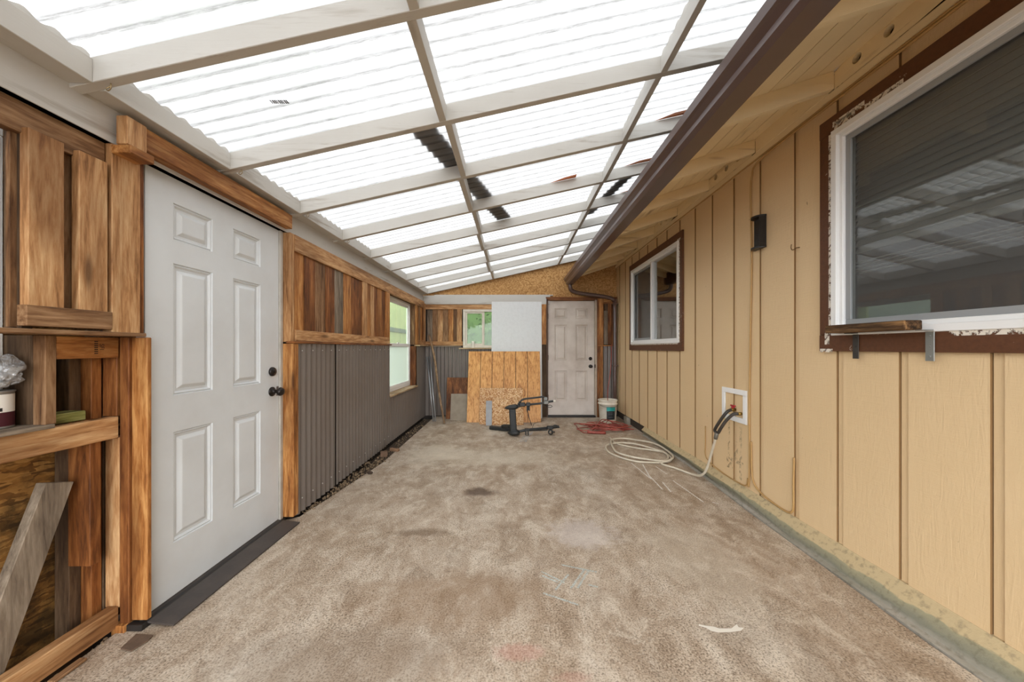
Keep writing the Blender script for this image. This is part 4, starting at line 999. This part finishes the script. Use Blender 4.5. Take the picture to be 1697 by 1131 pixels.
# wall hook
tag(MB().tube([(XR+.004, 2.236, 1.865), (XR-.02, 2.236, 1.862), (XR-.045, 2.236, 1.848), (XR-.055, 2.236, 1.862), (XR-.052, 2.236, 1.884)], .003, 8, 4).build('hook', plain('rusty_hook', lin(120, 92, 60), .5, .5)),
    'small bent hook screwed into the tan wall left of the near window', 'hook')
# cup hooks under the rafters
HK = plain('brass_hook', lin(150, 130, 96), .4, .7)
for i, lab in enumerate(['nearest of the small cup hooks under the white rafter ends', 'second cup hook from the camera, above the white left door', 'third cup hook from the camera, above the door header end', 'farthest visible cup hook under the rafter ends']):
    yy = RY[6+i]+.019; x = -1.47; z_ = zr(x)
    tag(MB().tube([(x, yy, z_+.004), (x, yy, z_-.010), (x-.010, yy-.004, z_-.022), (x, yy-.008, z_-.033), (x+.012, yy-.010, z_-.026), (x+.013, yy-.010, z_-.014)], .0020, 6, 4).build('cup_hook', HK), lab, 'hook', 'cup hooks under the rafters')

# charred block on two angle brackets under the near window
tag(MB().box(1.722, XR-.031, 1.536, 1.93, 1.300, 1.343, .004).build('wood_block', wood('burnt', 'y')), 'charred piece of lumber lying on two brackets below the near window', 'wood block')
def angle(y0, y1, mat, lab, zb):
    r = MB().box(XR-.0285, XR-.0245, y0, y1, zb, 1.2995, .001).box(1.76, XR-.0245, y0, y1, 1.2955, 1.2995, .001)
    for k in range(3): r.lathe([(.005, XR-.031), (.006, XR-.028)], (0, (y0+y1)/2, zb+.02+.045*k), 'x', 8)
    return tag(r.build('angle_bracket', mat), lab, 'bracket', 'angle brackets under the near window')
angle(1.826, 1.858, plain('dark_steel', lin(74, 70, 66), .5, .5), 'dark steel angle bracket, the left one under the charred block', 1.163)
angle(1.497, 1.530, plain('zinc_steel', lin(150, 150, 146), .4, .6), 'bright zinc angle bracket, the right one under the charred block', 1.163)

# ------------------------------------------------------------------ left bay things
lean_ = empty  # leaning grey board in the bay
def slanted(x, y0, z0, y1, z1, wid, th, tone, label, cat, nm, dx=0):
    a = Vector((x, y0, z0)); b = Vector((x+dx, y1, z1)); d = (b-a); L = d.length; d.normalize(); n = Vector((1, 0, 0)); n = (n-d*n.dot(d)).normalized(); v = d.cross(n)
    M = Matrix(((*n, 0), (*v, 0), (*d, 0), (0, 0, 0, 1))).transposed(); M.translation = a
    return tag(MB().box(0, th, -wid/2, wid/2, 0, L, .002, M=M).build(nm, wood(tone, 'z')), label, cat)
slanted(-1.792, 1.13, .02, 1.35, .70, .089, .038, 'grey', 'weathered grey plank leaning inside the open wall bay', 'plank', 'plank')
tag(MB().box(-1.83, -1.745, 1.29, 1.425, .927, .965, .003).build('wood_block', wood('green', 'y')), 'mossy green offcut of lumber lying on the middle rail', 'wood block')
# can with plastic cup/bag
pc = empty('paint_can', (-1.805, 1.205, .941), 'small metal can with white and maroon label on the weathered sill', 'can')
cc = (-1.806, 1.20, .9415)
MB().lathe([(.052, 0), (.054, .003), (.052, .006), (.052, .122), (.055, .126), (.055, .130), (.047, .131), (.045, .124), (.005, .123)], cc, 'z', 32).build('can_body', plain('tin', lin(150, 146, 140), .35, .6, .3, 30), pc)
for nm, za, zb_, col in (('label', .008, .056, lin(72, 26, 36)), ('label', .0565, .118, lin(232, 228, 220))): MB().lathe([(.0525, za), (.0525, zb_)], cc, 'z', 32, cap=False).build(nm, plain('label_%d' % int(za*1000), col, .5), pc)
ca = math.radians(-28)
def on_can(ang, z, r=.0532): return Vector((cc[0]+r*math.cos(ang), cc[1]+r*math.sin(ang), cc[2]+z))
m = MB(); n = 20; A = []
for k in range(n):
    t = 2*math.pi*k/n; A.append(m.bm.verts.new(on_can(ca+.24*math.cos(t), .036+.015*math.sin(t), .0534)))
m.bm.faces.new(A); m.build('emblem', plain('gold_print', lin(196, 160, 60), .4), pc)
MB().lathe([(.0534, .060), (.0534, .072)], cc, 'z', 10, arc=(ca-.5, ca+.42)).build('nameplate', plain('black_plate', lin(24, 22, 22), .5), pc)
def text_mesh(txt, size, M, name, mat, parent):
    cu = bpy.data.curves.new('t', 'FONT'); cu.body = txt; cu.size = size; cu.extrude = .0002; cu.align_x = 'CENTER'; cu.align_y = 'CENTER'
    to = bpy.data.objects.new('t', cu); COL.objects.link(to); dg = bpy.context.evaluated_depsgraph_get(); me = bpy.data.meshes.new_from_object(to.evaluated_get(dg)); bpy.data.objects.remove(to)
    me.transform(M); cen = sum((v.co for v in me.vertices), Vector())/max(1, len(me.vertices))
    for v in me.vertices: v.co -= cen
    me.materials.clear(); me.materials.append(mat); o = bpy.data.objects.new(name, me); COL.objects.link(o); o.parent = parent; o.location = cen-world_of(parent); return o
def face_M(pos, ang): # text facing outward at azimuth ang
    nrm = Vector((math.cos(ang), math.sin(ang), 0)); upv = Vector((0, 0, 1)); rt = upv.cross(nrm)
    M = Matrix(((*rt, 0), (*upv, 0), (*nrm, 0), (0, 0, 0, 1))).transposed(); M.translation = pos; return M
text_mesh('N', .014, face_M(on_can(ca+.12, .066, .0537), ca+.12), 'lettering', plain('white_print', lin(236, 236, 232), .5), pc)
text_mesh('3X', .012, face_M(on_can(ca, .036, .0538), ca), 'lettering', plain('pale_print', lin(240, 226, 160), .5), pc)
# crumpled clear bag
random.seed(11); m = MB(); bmesh.ops.create_icosphere(m.bm, subdivisions=4, radius=1)
from mathutils import noise as mnoise
for v in m.bm.verts:
    n_ = v.co.copy(); k = 1+.35*mnoise.noise(n_*2.1)+.16*abs(mnoise.noise(n_*6.3))-.06*mnoise.noise(n_*14)
    v.co = Vector((n_.x*.062*k, n_.y*.05*k, n_.z*.058*k))+Vector((-1.785, 1.20, 1.135))
s = NT('clear_crumpled_plastic'); fr_ = s.node('Fresnel'); fr_.inputs['IOR'].default_value = 1.7
nb = s.bump(s.noise(s.coords(), 30, 4, .6, 1), .9, .01); s.link(nb, fr_.inputs['Normal'])
gl = s.node('BsdfGlossy'); gl.inputs['Roughness'].default_value = .12; s.link(nb, gl.inputs['Normal']); tp = s.node('BsdfTransparent'); df = s.node('BsdfDiffuse'); df.inputs['Color'].default_value = (.75, .76, .76, 1)
m0 = s.node('MixShader'); m0.inputs[0].default_value = .22; s.link(tp.outputs[0], m0.inputs[1]); s.link(df.outputs[0], m0.inputs[2])
m1 = s.node('MixShader'); s.link(s.math('MINIMUM', s.math('MULTIPLY', fr_.outputs[0], 2.0), 1.0), m1.inputs[0]); s.link(m0.outputs[0], m1.inputs[1]); s.link(gl.outputs[0], m1.inputs[2]); s.link(m1.outputs[0], s.out.inputs['Surface'])
tag(m.build('plastic_bag', s.m), 'crumpled clear plastic bag sitting on top of the small can', 'bag')
# lumber stamp on the upper rail
up_rail = [o for o in COL.objects if o.name.startswith('upper_rail')][0]
INK = plain('black_ink', lin(36, 26, 18), .8)
Ms = face_M(Vector((-1.6965, 1.437, 1.224)), 0) @ Matrix.Rotation(-math.pi/2, 4, 'Z')
text_mesh('SFI', .022, Ms, 'stamp', INK, up_rail)
m = MB()
for k in range(7): m.box(-1.6968, -1.6962, 1.412+.0, 1.424, 1.196+k*.008, 1.196+k*.008+.004)
m.build('stamp', INK, up_rail)

# ------------------------------------------------------------------ debris
random.seed(5)
gr = MB()
def rock(mb, p, r):
    res = bmesh.ops.create_icosphere(mb.bm, subdivisions=1, radius=r)
    sx, sy, sz = random.uniform(.7, 1.3), random.uniform(.7, 1.3), random.uniform(.4, .8); R = Euler((random.uniform(0, 3), random.uniform(0, 3), random.uniform(0, 3))).to_matrix()
    for v in res['verts']:
        v.co = R @ Vector((v.co.x*sx*random.uniform(.8, 1.2), v.co.y*sy, v.co.z*sz)); v.co += Vector(p)
for k in range(520):
    y_ = random.uniform(2.52, 3.9)**1.0; x_e = -1.545+(y_-2.5)*.13 if y_ < 3.7 else -1.39
    rock(gr, (random.uniform(-1.57, x_e+.02), y_, random.uniform(-.045, .004)), random.uniform(.004, .012))
for k in range(160): rock(gr, (random.uniform(-1.56, -1.40), random.uniform(3.9, 6.1), random.uniform(-.05, -.02)), random.uniform(.004, .012))
for k in range(160): rock(gr, (random.uniform(-1.73, -1.67), random.uniform(.6, 1.5), random.uniform(-.045, .002)), random.uniform(.003, .008))
tag(gr.build('gravel', plain('gravel_stones', lin(140, 118, 92), .9, 0, .7, 30, dirt=lin(70, 56, 42))), 'loose gravel and dirt along the foot of the corrugated wall', 'gravel', kind='stuff')
def chunk(name, x, y, z, s_, col, label, cat, rot=0):
    M = Matrix.Translation((x, y, z)) @ Euler((random.uniform(-.08, .08), .05, rot)).to_matrix().to_4x4()
    return tag(MB().box(-s_[0]/2, s_[0]/2, -s_[1]/2, s_[1]/2, 0, s_[2], .004, M=M).build(name, plain(name+label[:5], col, .9, 0, .5, 30, bump=.6)), label, cat)
p = at(636, 757, Z=0); chunk('stone', p.x, p.y, .0, (.075, .07, .055), lin(112, 88, 70), 'squarish brown stone at the foot of the corrugated wall', 'stone', .4)
p = at(650, 750, Z=0); chunk('wood_chip', p.x+.01, p.y+.05, .0, (.11, .04, .03), lin(140, 108, 82), 'light wood chip beside the brown stone on the floor', 'wood chip', -.2)
p = at(613, 786, Z=0); tag(MB().lathe([(.002, -.032), (.012, -.02), (.015, 0), (.012, .018), (.002, .03)], (p.x, p.y, .013), 'x', 10).build('pine_cone', plain('dark_leaf', lin(62, 48, 38), .9)), 'small dark cone or leaf lying alone on the concrete', 'debris')
p = at(228, 1067, Z=0); sm = MB(); pts = [at(x, y, Z=.003) for x, y in ((200, 1077), (226, 1053), (254, 1055), (245, 1064), (217, 1081))]
A = [sm.bm.verts.new(q_) for q_ in pts]; B = [sm.bm.verts.new(q_+Vector((0, 0, .006))) for q_ in pts]; sm.bm.faces.new(A); sm.bm.faces.new(B[::-1])
for k in range(5): sm.bm.faces.new((A[k], A[(k+1) % 5], B[(k+1) % 5], B[k]))
tag(sm.build('shingle_piece', plain('shingle_scrap', lin(104, 84, 68), .9, 0, .5, 30)), 'flat brown scrap lying on the floor near the left post', 'scrap')
tag(MB().box(-1.69, -1.66, 1.26, 1.36, .002, .014, .003).build('wood_chip', wood('brown', 'y')), 'narrow wood splinter on the floor under the base rail', 'wood chip')

# ------------------------------------------------------------------ outside: shed, hedge, tree
M_SHED = plain('pale_green_boards', lin(206, 206, 150), .8, 0, .2, 3)
sh_ = empty('shed', (-3, 9.5, 0), 'pale yellow-green boarded shed wall seen through the left window', 'shed')
sd = MB()
for k in range(30): sd.box(-3.0, -2.96+.006*(k % 2), 6.6+k*.2, 6.79+k*.2, -.05, 3.2)
sd.build('wall', M_SHED, sh_)
board('dark_band', -2.955, -2.93, 6.6, 12.6, 1.62, 1.72, plain('grey_band', lin(104, 108, 104), .7), sh_)
LEAF = plain('green_leaves', lin(86, 112, 58), .7, 0, .5, 5, dirt=lin(120, 140, 90))
def foliage(name, c, r, n, label, trunk=None, leaf=.06):
    root = empty(name, (c[0], c[1], 0), label, name)
    m = MB()
    for k in range(n):
        d = Vector((random.gauss(0, 1), random.gauss(0, 1), random.gauss(0, 1))).normalized()*random.uniform(.6, 1)
        p = Vector((c[0]+d.x*r[0], c[1]+d.y*r[1], c[2]+d.z*r[2]))
        if p.z < .02: continue
        a = Vector((random.gauss(0, 1), random.gauss(0, 1), random.gauss(0, 1))).normalized()*leaf; b = a.orthogonal().normalized()*leaf*.5
        m.quad(p-a, p+b, p+a, p-b)
    rb = bmesh.ops.create_icosphere(m.bm, subdivisions=3, radius=1)
    for v in rb['verts']: v.co = Vector((c[0]+v.co.x*r[0]*.8, c[1]+v.co.y*r[1]*.8, max(.0, c[2]+v.co.z*r[2]*.8)))
    m.build('foliage', LEAF, root)
    if trunk: MB().tube([(c[0], c[1], -.1), (c[0]+.05, c[1], c[2]*.5), (c[0], c[1], c[2])], trunk, 10, 3, taper=(1, .4)).build('trunk', wood('bark', 'z'), root)
foliage('tree', (-4.2, 5.4, 5.2), (1.3, 1.3, 1.2), 3500, 'leafy tree beyond the left wall, dimly seen through the roof', .12, .09)
foliage('hedge', (.2, 8.8, 1.3), (2.6, .8, 2.2), 9000, 'green hedge seen through the window in the back wall', None, .07)
